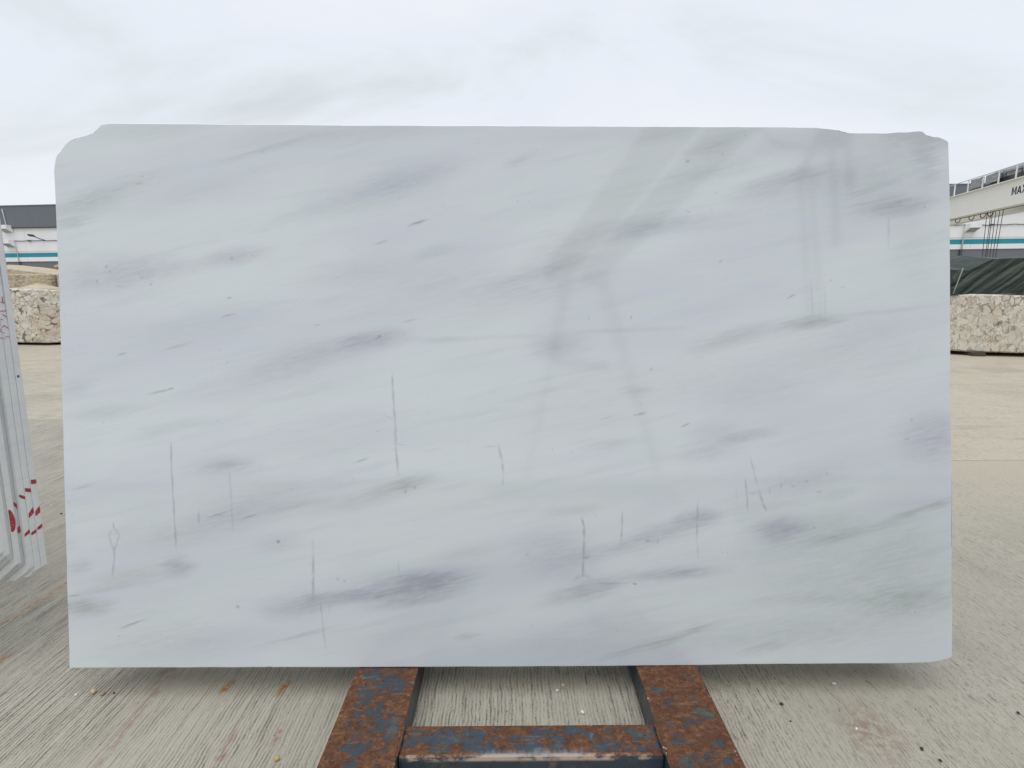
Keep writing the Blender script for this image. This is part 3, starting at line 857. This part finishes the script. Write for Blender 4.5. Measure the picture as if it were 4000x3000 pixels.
BRE_L = breccia('breccia_stone_left', 5.0, (0.74, 0.725, 0.65), (0.9, 0.9, 1.5), 0.75)
BRE_R = breccia('breccia_stone_right', 6.2, (0.74, 0.70, 0.60), (1.3, 1.3, 0.85), 0.42)
SPLIT = splitstone('split_cream_stone', (0.56, 0.50, 0.38), (0.40, 0.33, 0.22), (0.20, 0.165, 0.12))
TAN = splitstone('tan_stone', (0.52, 0.45, 0.34), (0.46, 0.39, 0.29), (0.36, 0.30, 0.21), 3, (1, 1, 1.4))
GREYST = splitstone('grey_stone', (0.44, 0.43, 0.39), (0.40, 0.39, 0.36), (0.30, 0.29, 0.27), 3, (1, 1, 1))
RUSTST = splitstone('orange_stone', (0.34, 0.13, 0.04), (0.20, 0.07, 0.025), (0.09, 0.035, 0.015), 5, (1, 1, 1.4))

b1 = rock('stone_block', [(-15.7, 16.0), (-13.42, 15.5), (-12.55, 16.15), (-12.2, 17.2), (-15.4, 17.6)], 0.075, [1.66, 1.60, 1.55, 1.57, 1.66], BRE_L, 0.035, 6, seed=2)
tag(b1, 'cream breccia quarry block beside the left slab stack, pale fragments with dark seams', 'stone block')
skids([(-14.9, 16.6, 0.22, 1.1, 0.1), (-13.1, 16.35, 0.22, 1.2, 0.1)], ['dark timber under the left breccia block, the one farther from the big slab', 'dark timber under the left breccia block, the one nearer the big slab'], 'timbers under the left breccia block')
b2 = rock('stone_block', [(-16.2, 17.6), (-14.47, 17.2), (-14.3, 18.6), (-16.0, 18.8)], 0.0, [2.10, 2.085, 2.09, 2.10], SPLIT, 0.07, 6, seed=4)
tag(b2, 'rough split cream block showing layered ridges above the left breccia block', 'stone block')
b2b = rock('stone_block', [(-14.40, 17.35), (-13.0, 17.2), (-12.8, 18.5), (-14.22, 18.6)], 0.0, [2.075, 2.11, 2.12, 2.10], GREYST, 0.04, 5, seed=5)
tag(b2b, 'smoother grey stone block standing right of the rough split cream block', 'stone block')
b2c = rock('stone_block', [(-14.62, 15.95), (-13.3, 15.75), (-13.35, 16.5), (-14.4, 16.6)], 1.585, [1.60, 1.60, 1.615, 1.80], TAN, 0.02, 5, seed=6)
tag(b2c, 'thin tan wedge of stone lying on top of the left breccia block', 'stone slab')
b3 = rock('stone_block', [(-18.6, 18.9), (-15.70, 19.1), (-15.5, 20.4), (-18.2, 20.6)], 0.0, [2.52, 2.12, 2.16, 2.50], TAN, 0.06, 6, seed=8)
tag(b3, 'smooth tan boulder with a sloping top behind the split block on the left', 'boulder')
b4 = rock('stone_block', [(-20.15, 24.0), (-18.6, 23.8), (-18.4, 25.2), (-20.0, 25.4)], 0.0, [2.56, 2.56, 2.60, 2.60], RUSTST, 0.05, 5, seed=9)
tag(b4, 'rust orange stone block peeping out behind the grey block near the slab edge', 'stone block')
b4w = rock('stone_block', [(-20.05, 24.1), (-18.7, 23.95), (-18.5, 25.1), (-19.9, 25.3)], 2.57, [2.66, 2.95, 2.95, 2.70], TAN, 0.05, 4, seed=11)
tag(b4w, 'pale stone piece lying on the rust orange block', 'stone block')

b5 = rock('stone_block', [(9.15, 12.75), (9.60, 11.95), (9.985, 11.57), (11.0, 11.22), (12.9, 10.9), (13.4, 12.9), (9.6, 13.8)], 0.085, [1.305, 1.31, 1.315, 1.285, 1.25, 1.27, 1.30], BRE_R, 0.03, 6, seed=13)
tag(b5, 'pale pinkish breccia quarry block on the right with the green tarpaulin above it', 'stone block')
skids([(10.2, 12.1, 0.24, 1.3, -0.25), (12.0, 11.8, 0.24, 1.5, -0.2)], ['dark timber under the right breccia block, the one nearer the big slab', 'dark timber under the right breccia block, the one at the photo edge'], 'timbers under the right breccia block', 0.08)
b6 = rock('stone_block', [(9.72, 12.2), (12.6, 11.85), (12.9, 12.75), (9.9, 13.15)], 1.32, [1.74, 1.98, 2.02, 1.84], SPLIT, 0.02, 4, seed=14)
tag(b6, 'upper stone block hidden under the dark green tarpaulin', 'stone block')

# ------------------------------------------------------------------ green tarpaulin over the upper right block
def tarp_mat(name, col, hi):
    m, b, bs = new_mat(name)
    o = b.obj()
    n1 = b.noise(b.mapping(o, rot=(0, R(40), 0), scale=(2, 2, 9)), 1.2, 5, 0.6, 0.3)
    c = b.mix(b.step(n1, 0.35, 0.7), col, hi)
    wv = b.n('ShaderNodeTexWave', wave_type='BANDS', bands_direction='X')
    wv.inputs['Scale'].default_value = 60
    b.link(o, wv.inputs['Vector'])
    c = b.mix(b.math('MULTIPLY', wv.outputs['Fac'], 0.12), c, tuple(x * 0.7 for x in col))
    b.link(c, bs.inputs['Base Color'])
    bs.inputs['Roughness'].default_value = 0.45
    bs.inputs['Specular IOR Level'].default_value = 0.4
    b.link(b.bump(n1, 0.6, 0.03), bs.inputs['Normal'])
    return m
TARP = tarp_mat('green_tarpaulin', (0.012, 0.025, 0.017), (0.022, 0.041, 0.029))
SHEET = tarp_mat('grey_sheet', (0.24, 0.255, 0.27), (0.40, 0.415, 0.44))

def ridge(x):
    k = [(9.3, 1.84), (9.46, 1.86), (9.56, 1.88), (9.66, 1.84), (9.95, 1.83), (10.25, 1.99), (10.40, 2.06), (11.0, 2.08), (13.6, 2.14)]
    for (a, za), (b_, zb) in zip(k, k[1:]):
        if x <= b_: return za + (zb - za) * max(0, (x - a)) / (b_ - a)
    return k[-1][1]
bm = bmesh.new()
NX, NF, NT = 220, 48, 22
rows = []
tx0, tx1 = 9.44, 13.2
for j in range(NF + NT + 1):
    row = []
    for i in range(NX + 1):
        x = tx0 + (tx1 - tx0) * i / NX
        yf = 11.92 - 0.10 * (x - 9.4) - 0.03
        if x < 9.62: yf += (9.62 - x) * 2.2       # wraps round the left corner
        zt = ridge(x)
        if j <= NF:
            t = j / NF
            z = 1.318 + (zt - 1.318) * t + 0.012 * sin(x * 9) * (1 - t)
            y = yf + 0.05 * t
            u = (x - 9.4) * 0.72 - (z - 1.3) * 0.95            # diagonal pull of the cloth
            fold = abs(noise.noise(Vector((u * 4.6, z * 0.5, 3.1)))) ** 0.7
            fold2 = noise.noise(Vector((u * 11, z * 1.3, 8.3)))
            fold3 = abs(noise.noise(Vector((u * 9.5 + 4, z * 1.1, 1.7))))
            y += -0.12 * fold * (0.35 + 0.65 * sin(pi * min(1, t * 1.15))) - 0.07 * fold3 + 0.02 * fold2 + 0.07
            y -= 0.06 * (1 - t) ** 2
        else:
            t = (j - NF) / NT
            y = yf + 0.05 + t * 1.35 + 0.03
            z = zt + 0.15 * sin(t * pi * 0.5) * (1 if x < 10.4 else max(0.25, 1 - (x - 10.4) * 1.4)) + 0.015 * noise.noise(Vector((x * 4, y * 4, 0)))
        row.append(bm.verts.new((x, y, z)))
    rows.append(row)
for a, b_ in zip(rows, rows[1:]):
    for i in range(NX):
        bm.faces.new((a[i], a[i + 1], b_[i + 1], b_[i]))
tarp = link_bm('tarpaulin', bm, TARP, None, True)
sm = tarp.modifiers.new('thickness', 'SOLIDIFY')
sm.thickness = 0.004
tag(tarp, 'dark green creased tarpaulin draped over the upper block on the right', 'tarpaulin')
tube_obj('hem_cord', [(9.72 - 0.16 * t, 11.80 - 0.02 * t, 1.875 - 0.545 * t) for t in (0, .25, .5, .75, 1)], 0.011, plain('pale_cord', (0.25, 0.29, 0.25), 0.7), tarp, 6)

# ------------------------------------------------------------------ warehouse
def cladding(name, col, seam=1.0, var=0.06):
    m, b, bs = new_mat(name)
    o = b.obj()
    n1 = b.noise(b.mapping(o, scale=(1.5, 1, 0.25)), 0.8, 5, 0.6)
    c = b.mix(n1, tuple(x * (1 - var) for x in col), tuple(min(1, x * (1 + var)) for x in col))
    sx = b.n('ShaderNodeSeparateXYZ')
    b.link(o, sx.inputs[0])
    fr = b.math('FRACT', b.math('MULTIPLY', sx.outputs[0], 1 / seam))
    line = b.math('LESS_THAN', fr, 0.025)
    c = b.mix(b.math('MULTIPLY', line, 0.18), c, tuple(x * 0.5 for x in col))
    b.link(c, bs.inputs['Base Color'])
    bs.inputs['Roughness'].default_value = 0.6
    return m
W_WHITE = cladding('white_cladding', (0.88, 0.885, 0.89), 6.0, 0.03)
W_GREY = cladding('grey_cladding', (0.155, 0.175, 0.195), 1.15)
W_GREY2 = cladding('grey_base_cladding', (0.17, 0.18, 0.205), 1.15)
TEAL = cladding('teal_stripe', (0.018, 0.30, 0.38), 8.0)
DARKM = plain('dark_metal', (0.045, 0.05, 0.055), 0.5)
PALEM = plain('pale_grey_metal', (0.55, 0.56, 0.57), 0.5)
LENS = plain('lamp_glass', (0.30, 0.31, 0.30), 0.25)

def warehouse(name, label, loc, rz, ln, parts=True):
    t = thing(name, label, 'warehouse', loc, rz)
    def slabx(nm, z0, z1, y0, y1, mat):
        return box_obj(nm, (0, (y0 + y1) / 2, (z0 + z1) / 2), (ln, y1 - y0, z1 - z0), mat, t)
    slabx('base_wall', 0, 5.72, 0.12, 40, W_GREY2)
    slabx('lower_wall', 5.72, 6.28, 0, 40, W_WHITE)
    slabx('teal_stripe', 6.28, 6.84, 0.03, 40, TEAL)
    slabx('middle_wall', 6.84, 8.40, 0, 40, W_WHITE)
    slabx('upper_wall', 8.40, 10.20, 0.06, 40, W_WHITE)
    slabx('fascia', 10.20, 12.95, -0.18, 40.2, W_GREY)
    slabx('fascia_trim', 12.95, 13.06, -0.24, 40.26, W_GREY)
    slabx('drip_edge', 10.10, 10.20, -0.20, 0.055, DARKM)
    return t
WRZ = math.atan2(-10, 117)
wh = warehouse('warehouse', 'long white and grey warehouse with a teal stripe across the far side of the yard', (0, 69.444, 0), WRZ, 250)
# service line along the wall, junction boxes
tube_obj('cable', [(-125 + i * 0.5, -0.10, 8.43 + 0.025 * sin(i * 1.7) + 0.02 * sin(i * .43)) for i in range(501)], 0.045, DARKM, wh, 5)
tube_obj('cable', [(-125 + i * 2, -0.06, 7.04) for i in range(126)], 0.022, PALEM, wh, 5)
for s in (-65.2, 56.05, -40, -12, 22, 84):
    box_obj('junction_box', (s, -0.13, 8.44), (0.42, 0.2, 0.16), DARKM, wh, 0.02)

def floodlight(s, z, flip):
    """white housing with a grey glass that faces down and away from the wall"""
    bm = bmesh.new()
    w2, d, hgt = 0.62, 0.95, 0.95
    prof = [(-0.005, 0.0), (-d, 0.46), (-d, hgt), (-0.005, hgt)]
    L = [bm.verts.new((s - w2, y, z + zz)) for y, zz in prof]
    Rr = [bm.verts.new((s + w2, y, z + zz)) for y, zz in prof]
    for i in range(4):
        bm.faces.new((L[i], L[(i + 1) % 4], Rr[(i + 1) % 4], Rr[i]))
    bm.faces.new(L[::-1]); bm.faces.new(Rr)
    o = link_bm('floodlight', bm, W_WHITE, wh)
    a = math.atan2(0.46, d)
    box_obj('glass', (s, -d / 2 - 0.008, z + 0.23 - 0.016), (1.0, 0.92, 0.02), LENS, o, rot=Matrix.Rotation(-a, 3, 'X'))
floodlight(-68.05, 9.52, 0)
floodlight(-68.0, 7.62, 0)
floodlight(53.75, 7.62, 1)
# down pipes, painted like the wall behind them
tube_obj('down_pipe', [(-68.25, -0.30, 12.6), (-68.05, -0.30, 10.6), (-67.9, -0.25, 10.45)], 0.055, PALEM, wh, 6)
tube_obj('down_pipe', [(-67.45, -0.12, 8.6), (-67.28, -0.10, 6.9), (-67.22, -0.10, 5.73)], 0.05, PALEM, wh, 6)
tube_obj('down_pipe', [(-67.22, -0.05, 5.72), (-67.18, -0.05, 0.05)], 0.09, DARKM, wh, 6)
tube_obj('down_pipe', [(53.15, -0.12, 8.42), (53.10, -0.12, 7.0), (53.08, -0.12, 5.75)], 0.07, PALEM, wh, 6)
tube_obj('down_pipe', [(53.08, -0.05, 5.72), (53.04, -0.05, 0.05)], 0.13, DARKM, wh, 6)
# lamp on a bracket
lm = tube_obj('bracket_lamp', [(-62.95, -0.02, 8.45), (-63.2, -0.5, 8.62), (-63.42, -1.0, 8.85)], 0.055, DARKM, wh, 6)
bm = bmesh.new()
add_box(bm, (-63.62, -1.25, 9.0), (0.42, 0.85, 0.14), Matrix.Rotation(R(35), 3, 'Y'), 0.03)
link_bm('lamp_head', bm, DARKM, lm)

# ------------------------------------------------------------------ gantry cranes
def crane_mat(name, col):
    m, b, bs = new_mat(name)
    o = b.obj()
    n1 = b.noise(o, 0.9, 6, 0.6)
    drip = b.noise(b.mapping(o, scale=(5, 5, 0.35)), 1.0, 5, 0.65)
    c = b.mix(n1, tuple(x * 0.93 for x in col), col)
    c = b.mix(b.math('MULTIPLY', b.step(drip, 0.56, 0.75), 0.14), c, (0.40, 0.36, 0.28))
    b.link(c, bs.inputs['Base Color'])
    bs.inputs['Roughness'].default_value = 0.45
    return m
CR_CREAM = crane_mat('cream_crane_paint', (0.84, 0.84, 0.79))
CR_DARK = crane_mat('grey_gear_paint', (0.06, 0.058, 0.052))
CRW = plain('white_rail_paint', (0.80, 0.80, 0.79), 0.5, var=0.05)
BLACK = plain('black_paint', (0.018, 0.016, 0.020), 0.5)
ROPE = plain('wire_rope', (0.055, 0.05, 0.055), 0.55)

def gantry(label, loc, rz, s_near, s_far, detail, gx=((0.0, 0.60), (2.50, 3.25)), CR=None, spread=None):
    CR = CR or CR_CREAM
    """girders run along local +Y (away), legs at both ends; local x=0 is the outer face of the first girder"""
    t = thing('gantry_crane', label, 'gantry crane', loc, rz)
    Z0, Z1 = 7.2, (8.92 if detail else 7.40)
    ln, mid = s_far - s_near, (s_far + s_near) / 2
    for x0, x1 in gx:
        bm = bmesh.new()
        add_box(bm, ((x0 + x1) / 2, mid, (Z0 + Z1) / 2), (x1 - x0, ln, Z1 - Z0), None, 0.0)
        gd = link_bm('girder', bm, CR, t)
        box_obj('bottom_flange', ((x0 + x1) / 2, mid, Z0 - 0.021), (x1 - x0 + (0.08 if detail else 0.02), ln + 0.02, 0.04), CR, gd)
        box_obj('top_flange', ((x0 + x1) / 2 - 0.04, mid, Z1 + 0.031), (x1 - x0 + (0.36 if detail else 0.02), ln + 0.02, 0.06), CR, gd)
    if spread is None:
        row = [((x0 + x1) / 2 + d * 0.18, (x0 + x1) / 2 + d) for x0, x1 in gx for d in (-0.95, 0.95)]
        spread, hw0, hw1, ztop = (row, row), 0.30, 0.17, Z0 - 0.045
    else:
        hw0, hw1, ztop = 0.16, 0.06, Z0 - 0.045
    for s, row in zip((s_near + 0.6, s_far - 0.6), spread):
        for xa, xb in row:
            bm = bmesh.new()
            vs = []
            for p, hw in ((Vector((xa, s, ztop)), hw0), (Vector((xb, s, 0.62)), hw1)):
                vs.append([bm.verts.new(p + Vector(q)) for q in ((-hw, -0.2, 0), (hw, -0.2, 0), (hw, 0.2, 0), (-hw, 0.2, 0))])
            for i in range(4):
                bm.faces.new((vs[0][i], vs[0][(i + 1) % 4], vs[1][(i + 1) % 4], vs[1][i]))
            bm.faces.new(vs[0]); bm.faces.new(vs[1][::-1])
            link_bm('leg', bm, CR_CREAM, t)
    for s in (s_near + 0.6, s_far - 0.6):
        box_obj('end_truck', (gx[0][0] / 2 + gx[1][1] / 2, s, 0.40), (5.6, 0.42, 0.42), CR, t, 0.02)
        box_obj('tie_beam', (gx[0][0] / 2 + gx[1][1] / 2, s, 4.25), (gx[1][1], 0.22, 0.26), CR, t)
        for x in (-0.7, 0.0, 3.2, 3.9):
            bm = bmesh.new()
            add_tube(bm, [(x, s - 0.09, 0.19), (x, s + 0.09, 0.19)], 0.185, 16)
            link_bm('wheel', bm, DARKM, t)
    if not detail:
        return t
    # walkway rail
    ps = [1.03 + 1.9 * k for k in range(int((s_near - 1.03) / 1.9), int((s_far - 1.03) / 1.9) + 1)]
    for s in ps:
        box_obj('rail_post', (-0.13, s, 9.43), (0.07, 0.085, 0.94), CRW, t)
    tube_obj('hand_rail', [(-0.13, ps[0] - .3, 9.915), (-0.13, ps[-1] + .3, 9.915)], 0.034, PALEM, t, 8)
    # grey sheets tied to the rail
    for s0, s1, z0 in ((4.80, 6.58, 9.16), (2.97, 4.64, 9.20)):
        bm = bmesh.new()
        N, M_ = 24, 14
        grid = [[bm.verts.new((-0.06 + 0.05 * noise.noise(Vector((s0 * 3 + i * .09, j * .55 + i * .05, 1))), s0 + (s1 - s0) * i / N,
                               z0 + (9.86 - z0) * j / M_ + 0.02 * noise.noise(Vector((i * .3, s0, j * .1))))) for i in range(N + 1)] for j in range(M_ + 1)]
        for a, b_ in zip(grid, grid[1:]):
            for i in range(N):
                bm.faces.new((a[i], a[i + 1], b_[i + 1], b_[i]))
        o = link_bm('screen', bm, SHEET, t, True)
        o.modifiers.new('thickness', 'SOLIDIFY').thickness = 0.004
        box_obj('dark_gap_strip', (0.0, (s0 + s1) / 2, 9.055), (0.03, s1 - s0 + 0.1, 0.15), BLACK, t)  # black strip stands in for the dark of the gap below each sheet
    # hoist trolley under a grey sheet
    tr = box_obj('hoist_trolley', (1.6, 1.4, 9.22), (2.7, 6.4, 0.44), DARKM, t)
    bm = bmesh.new()
    N, M_ = 60, 30
    prof = [(0.30, 9.30), (0.32, 9.95), (0.55, 10.12), (1.5, 10.22), (2.7, 10.12), (2.95, 9.9), (2.98, 9.3)]
    grid = []
    for i in range(N + 1):
        s = -1.8 + 6.4 * i / N
        row = []
        for j in range(M_ + 1):
            q = j / M_ * (len(prof) - 1)
            k = min(int(q), len(prof) - 2)
            x = prof[k][0] + (prof[k + 1][0] - prof[k][0]) * (q - k)
            z = prof[k][1] + (prof[k + 1][1] - prof[k][1]) * (q - k)
            f = noise.noise(Vector((s * 1.1, x * 2.0 + z * 4.5, 5)))
            row.append(bm.verts.new((x + 0.06 * f, s, z + 0.035 * f)))
        grid.append(row)
    for a, b_ in zip(grid, grid[1:]):
        for j in range(M_):
            bm.faces.new((a[j], a[j + 1], b_[j + 1], b_[j]))
    bm.faces.new(grid[0]); bm.faces.new(grid[-1][::-1])
    link_bm('cover', bm, SHEET, tr, True)
    bm = bmesh.new()
    for s0, s1 in ((2.95, 4.05), (0.9, 2.6)):
        for a, b_ in (((0.12, s0, 9.1), (0.12, s0, 9.66)), ((0.12, s1, 9.1), (0.12, s1, 9.66)), ((0.12, s0, 9.66), (0.12, s1, 9.66))):
            add_tube(bm, [a, b_], 0.032, 6)
    link_bm('guard_frame', bm, BLACK, tr)
    # ropes down to the hook block
    hb = box_obj('hook_block', (1.5, 5.78, 3.05), (0.55, 1.5, 0.5), DARKM, t, 0.06)
    tube_obj('hook', [(1.5, 5.78, 2.8), (1.5, 5.78, 2.62), (1.5, 5.90, 2.5), (1.5, 5.86, 2.36), (1.5, 5.72, 2.33), (1.5, 5.64, 2.42)], [.06, .06, .07, .08, .07, .03], DARKM, hb, 8)
    for s, s2 in ((6.90, 6.62), (6.36, 6.22), (6.16, 6.02), (5.72, 5.66), (5.22, 5.30), (4.73, 4.98)):
        tube_obj('wire_rope', [(1.5, s, 9.0), (1.5, s2, 3.25)], 0.022, ROPE, t, 6)
    # festoon cable loops
    tube_obj('festoon_rail', [(0.66, s_near + 1, 7.14), (0.66, s_far - 1, 7.14)], 0.03, DARKM, t, 6)
    for s in (9.18, 7.23, 5.73, 4.79, 11.2, 12.4):
        tube_obj('festoon_loop', [(0.66, s - 0.36 * cos(a * pi / 8), 7.12 - 0.30 * sin(a * pi / 8)) for a in range(9)], 0.032, BLACK, t, 6)
    # lettering on the outer face: letters as raised plates
    def letter(strokes, s0):
        bm = bmesh.new()
        for poly_ in strokes:                     # points: along (towards the camera), up
            fr = [bm.verts.new((-0.006, s0 - p[0], 7.88 + p[1])) for p in poly_]
            bk = [bm.verts.new((-0.0005, s0 - p[0], 7.88 + p[1])) for p in poly_]
            bm.faces.new(fr)
            for i in range(len(poly_)):
                bm.faces.new((fr[i], bk[i], bk[(i + 1) % len(poly_)], fr[(i + 1) % len(poly_)]))
        link_bm('letter', bm, BLACK, t)
    H = 0.55
    letter([[(0, 0), (.12, 0), (.12, H), (0, H)], [(.38, 0), (.50, 0), (.50, H), (.38, H)], [(.12, H), (.13, H * .68), (.25, 0.02), (.25, .22)],
            [(.25, .22), (.25, .02), (.37, H * .68), (.38, H)]], 1.46)
    letter([[(0, 0), (.125, 0), (.30, H), (.19, H)], [(.19, H), (.30, H), (.49, 0), (.365, 0)], [(.12, .12), (.37, .12), (.34, .22), (.15, .22)]], 0.92)
    letter([[(0, 0), (.14, 0), (.50, H), (.36, H)], [(.36, 0), (.50, 0), (.14, H), (0, H)]], 0.40)
    return t

CRZ = -math.atan2(0.2145, 0.9767)
gantry('cream gantry crane reading MAX, with hand rail, wire ropes and grey sheeting', (35.828, 39.10, 0), CRZ, -38.0, 24.0, True)
g2 = gantry('grey gantry crane behind the camera, mirrored faintly in the polished slab', (1.06, -12.67, 0), CRZ, 0.0, 12.8, False, ((0.0, 0.74), (1.20, 1.84)), CR_DARK,
       ([(0.62, -0.85), (1.75, 3.45)], [(0.9, 1.7), (1.6, 3.6)]))
# lifting gear hung from an arm of that crane, also seen only as a faint reflection
inv = (Matrix.Translation(Vector((1.06, -12.67, 0))) @ Matrix.Rotation(CRZ, 4, 'Z')).inverted()
def gear(nm, pts, rad):
    return tube_obj(nm, [inv @ Vector(p) for p in pts], rad, CR_DARK, g2, 8)
gear('hoist_arm', [(2.6, -4.86, 7.9), (7.2, -4.86, 7.9)], 0.16)
gear('hoist_body', [(6.0, -4.95, 7.75), (6.0, -5.2, 7.3), (6.0, -5.2, 6.92)], [0.12, 0.2, 0.19])
gear('lifting_strap', [(5.75, -5.2, 7.0), (5.39, -5.2, 6.33), (5.36, -5.2, 6.2)], 0.085)
gear('lifting_strap', [(5.38, -5.2, 6.28), (5.33, -5.2, 5.2), (5.25, -5.2, 3.5)], 0.04)
gear('lifting_strap', [(5.57, -5.2, 6.28), (5.53, -5.2, 5.3), (5.45, -5.2, 3.5)], 0.035)
gear('lifting_strap', [(6.02, -5.2, 7.0), (5.88, -5.2, 4.9)], 0.06)
gear('lifting_strap', [(6.33, -5.2, 7.85), (6.28, -5.2, 5.95)], 0.055)
gear('spreader_bar', [(5.2, -5.2, 6.31), (5.8, -5.2, 6.30)], 0.05)
gear('festoon_cable', [(4.5, -4.95, 7.8), (4.67, -5.1, 7.28), (4.84, -5.2, 7.07), (5.12, -5.2, 6.9), (5.54, -5.2, 6.85), (6.02, -5.2, 6.85), (6.32, -5.2, 6.95), (6.47, -5.2, 7.16), (6.5, -5.0, 7.8)], 0.05)

# ------------------------------------------------------------------ loose stones on the concrete
PEB = {'yellow': plain('yellow_stone', (0.50, 0.36, 0.14), 0.8, var=0.3, scale=80), 'tan': plain('tan_pebble', (0.42, 0.29, 0.17), 0.8, var=0.3, scale=80),
       'white': plain('white_pebble', (0.72, 0.70, 0.66), 0.8, var=0.2, scale=80), 'dark': plain('dark_pebble', (0.035, 0.03, 0.03), 0.8, var=0.3, scale=80),
       'cream': plain('cream_pebble', (0.58, 0.48, 0.33), 0.8, var=0.25, scale=80), 'red': plain('red_pebble', (0.14, 0.05, 0.045), 0.8, var=0.3, scale=80)}
def pebble(x, y, r, kind, label, group=None):
    r *= 0.6 if kind == 'dark' else 0.85
    bm = bmesh.new()
    bmesh.ops.create_icosphere(bm, subdivisions=2, radius=r)
    sd = random.uniform(0, 50)
    for v in bm.verts:
        v.co *= 1 + 0.35 * noise.noise(v.co / r * 0.9 + Vector((sd, 0, 0)))
        v.co.z *= 0.6
        v.co.x *= 0.75
    lo = min(v.co.z for v in bm.verts)
    bmesh.ops.translate(bm, vec=(0, 0, -lo), verts=bm.verts)
    o = link_bm('pebble', bm, PEB[kind], None, False)
    o.location = (x, y, 0.0)
    o.rotation_euler = (0, 0, random.uniform(0, 3))
    tag(o, label, 'pebble', group)
pebble(-0.773, 1.509, 0.012, 'yellow', 'yellow chip of stone left of the rack, near the bottom edge of the photo')
pebble(-1.600, 1.812, 0.014, 'cream', 'cream pebble below the bottom left corner of the big slab')
pebble(-1.560, 1.803, 0.012, 'tan', 'tan pebble just right of the cream one below the slab corner')
pebble(-1.657, 1.799, 0.007, 'white', 'tiny white pebble left of the cream and tan pebbles')
pebble(-1.520, 1.808, 0.006, 'red', 'small dark red pebble right of the cream and tan pebbles')
pebble(0.187, 1.8285, 0.011, 'cream', 'cream pebble between the rails just under the slab')
pebble(0.163, 1.802, 0.008, 'white', 'white pebble between the rails below the cream one')
pebble(-0.005, 1.817, 0.006, 'yellow', 'small yellow pebble between the rails, left of the cream one')
pebble(0.243, 1.693, 0.010, 'white', 'white pebble between the rails close to the cross beam')
pebble(0.974, 1.726, 0.012, 'dark', 'dark pebble on the concrete right of the right rail')
pebble(1.790, 1.676, 0.010, 'dark', 'dark pebble near the right edge of the photo')
pebble(1.225, 1.827, 0.008, 'white', 'white pebble in the shadow under the right half of the slab')
pebble(1.336, 1.529, 0.011, 'dark', 'dark pebble low on the right, upper one of a close pair')
pebble(1.363, 1.485, 0.009, 'dark', 'dark pebble low on the right, lower one of a close pair')
pebble(0.967, 1.649, 0.006, 'dark', 'tiny dark pebble beside the right rail')
pebble(1.174, 1.611, 0.007, 'white', 'white pebble on a brown stain right of the rack')
pebble(-3.108, 3.493, 0.012, 'dark', 'dark pebble on the concrete between the left stack and the big slab')
pebble(0.700, 1.61, 0.006, 'white', 'white chip lying against the outer side of the right rail')
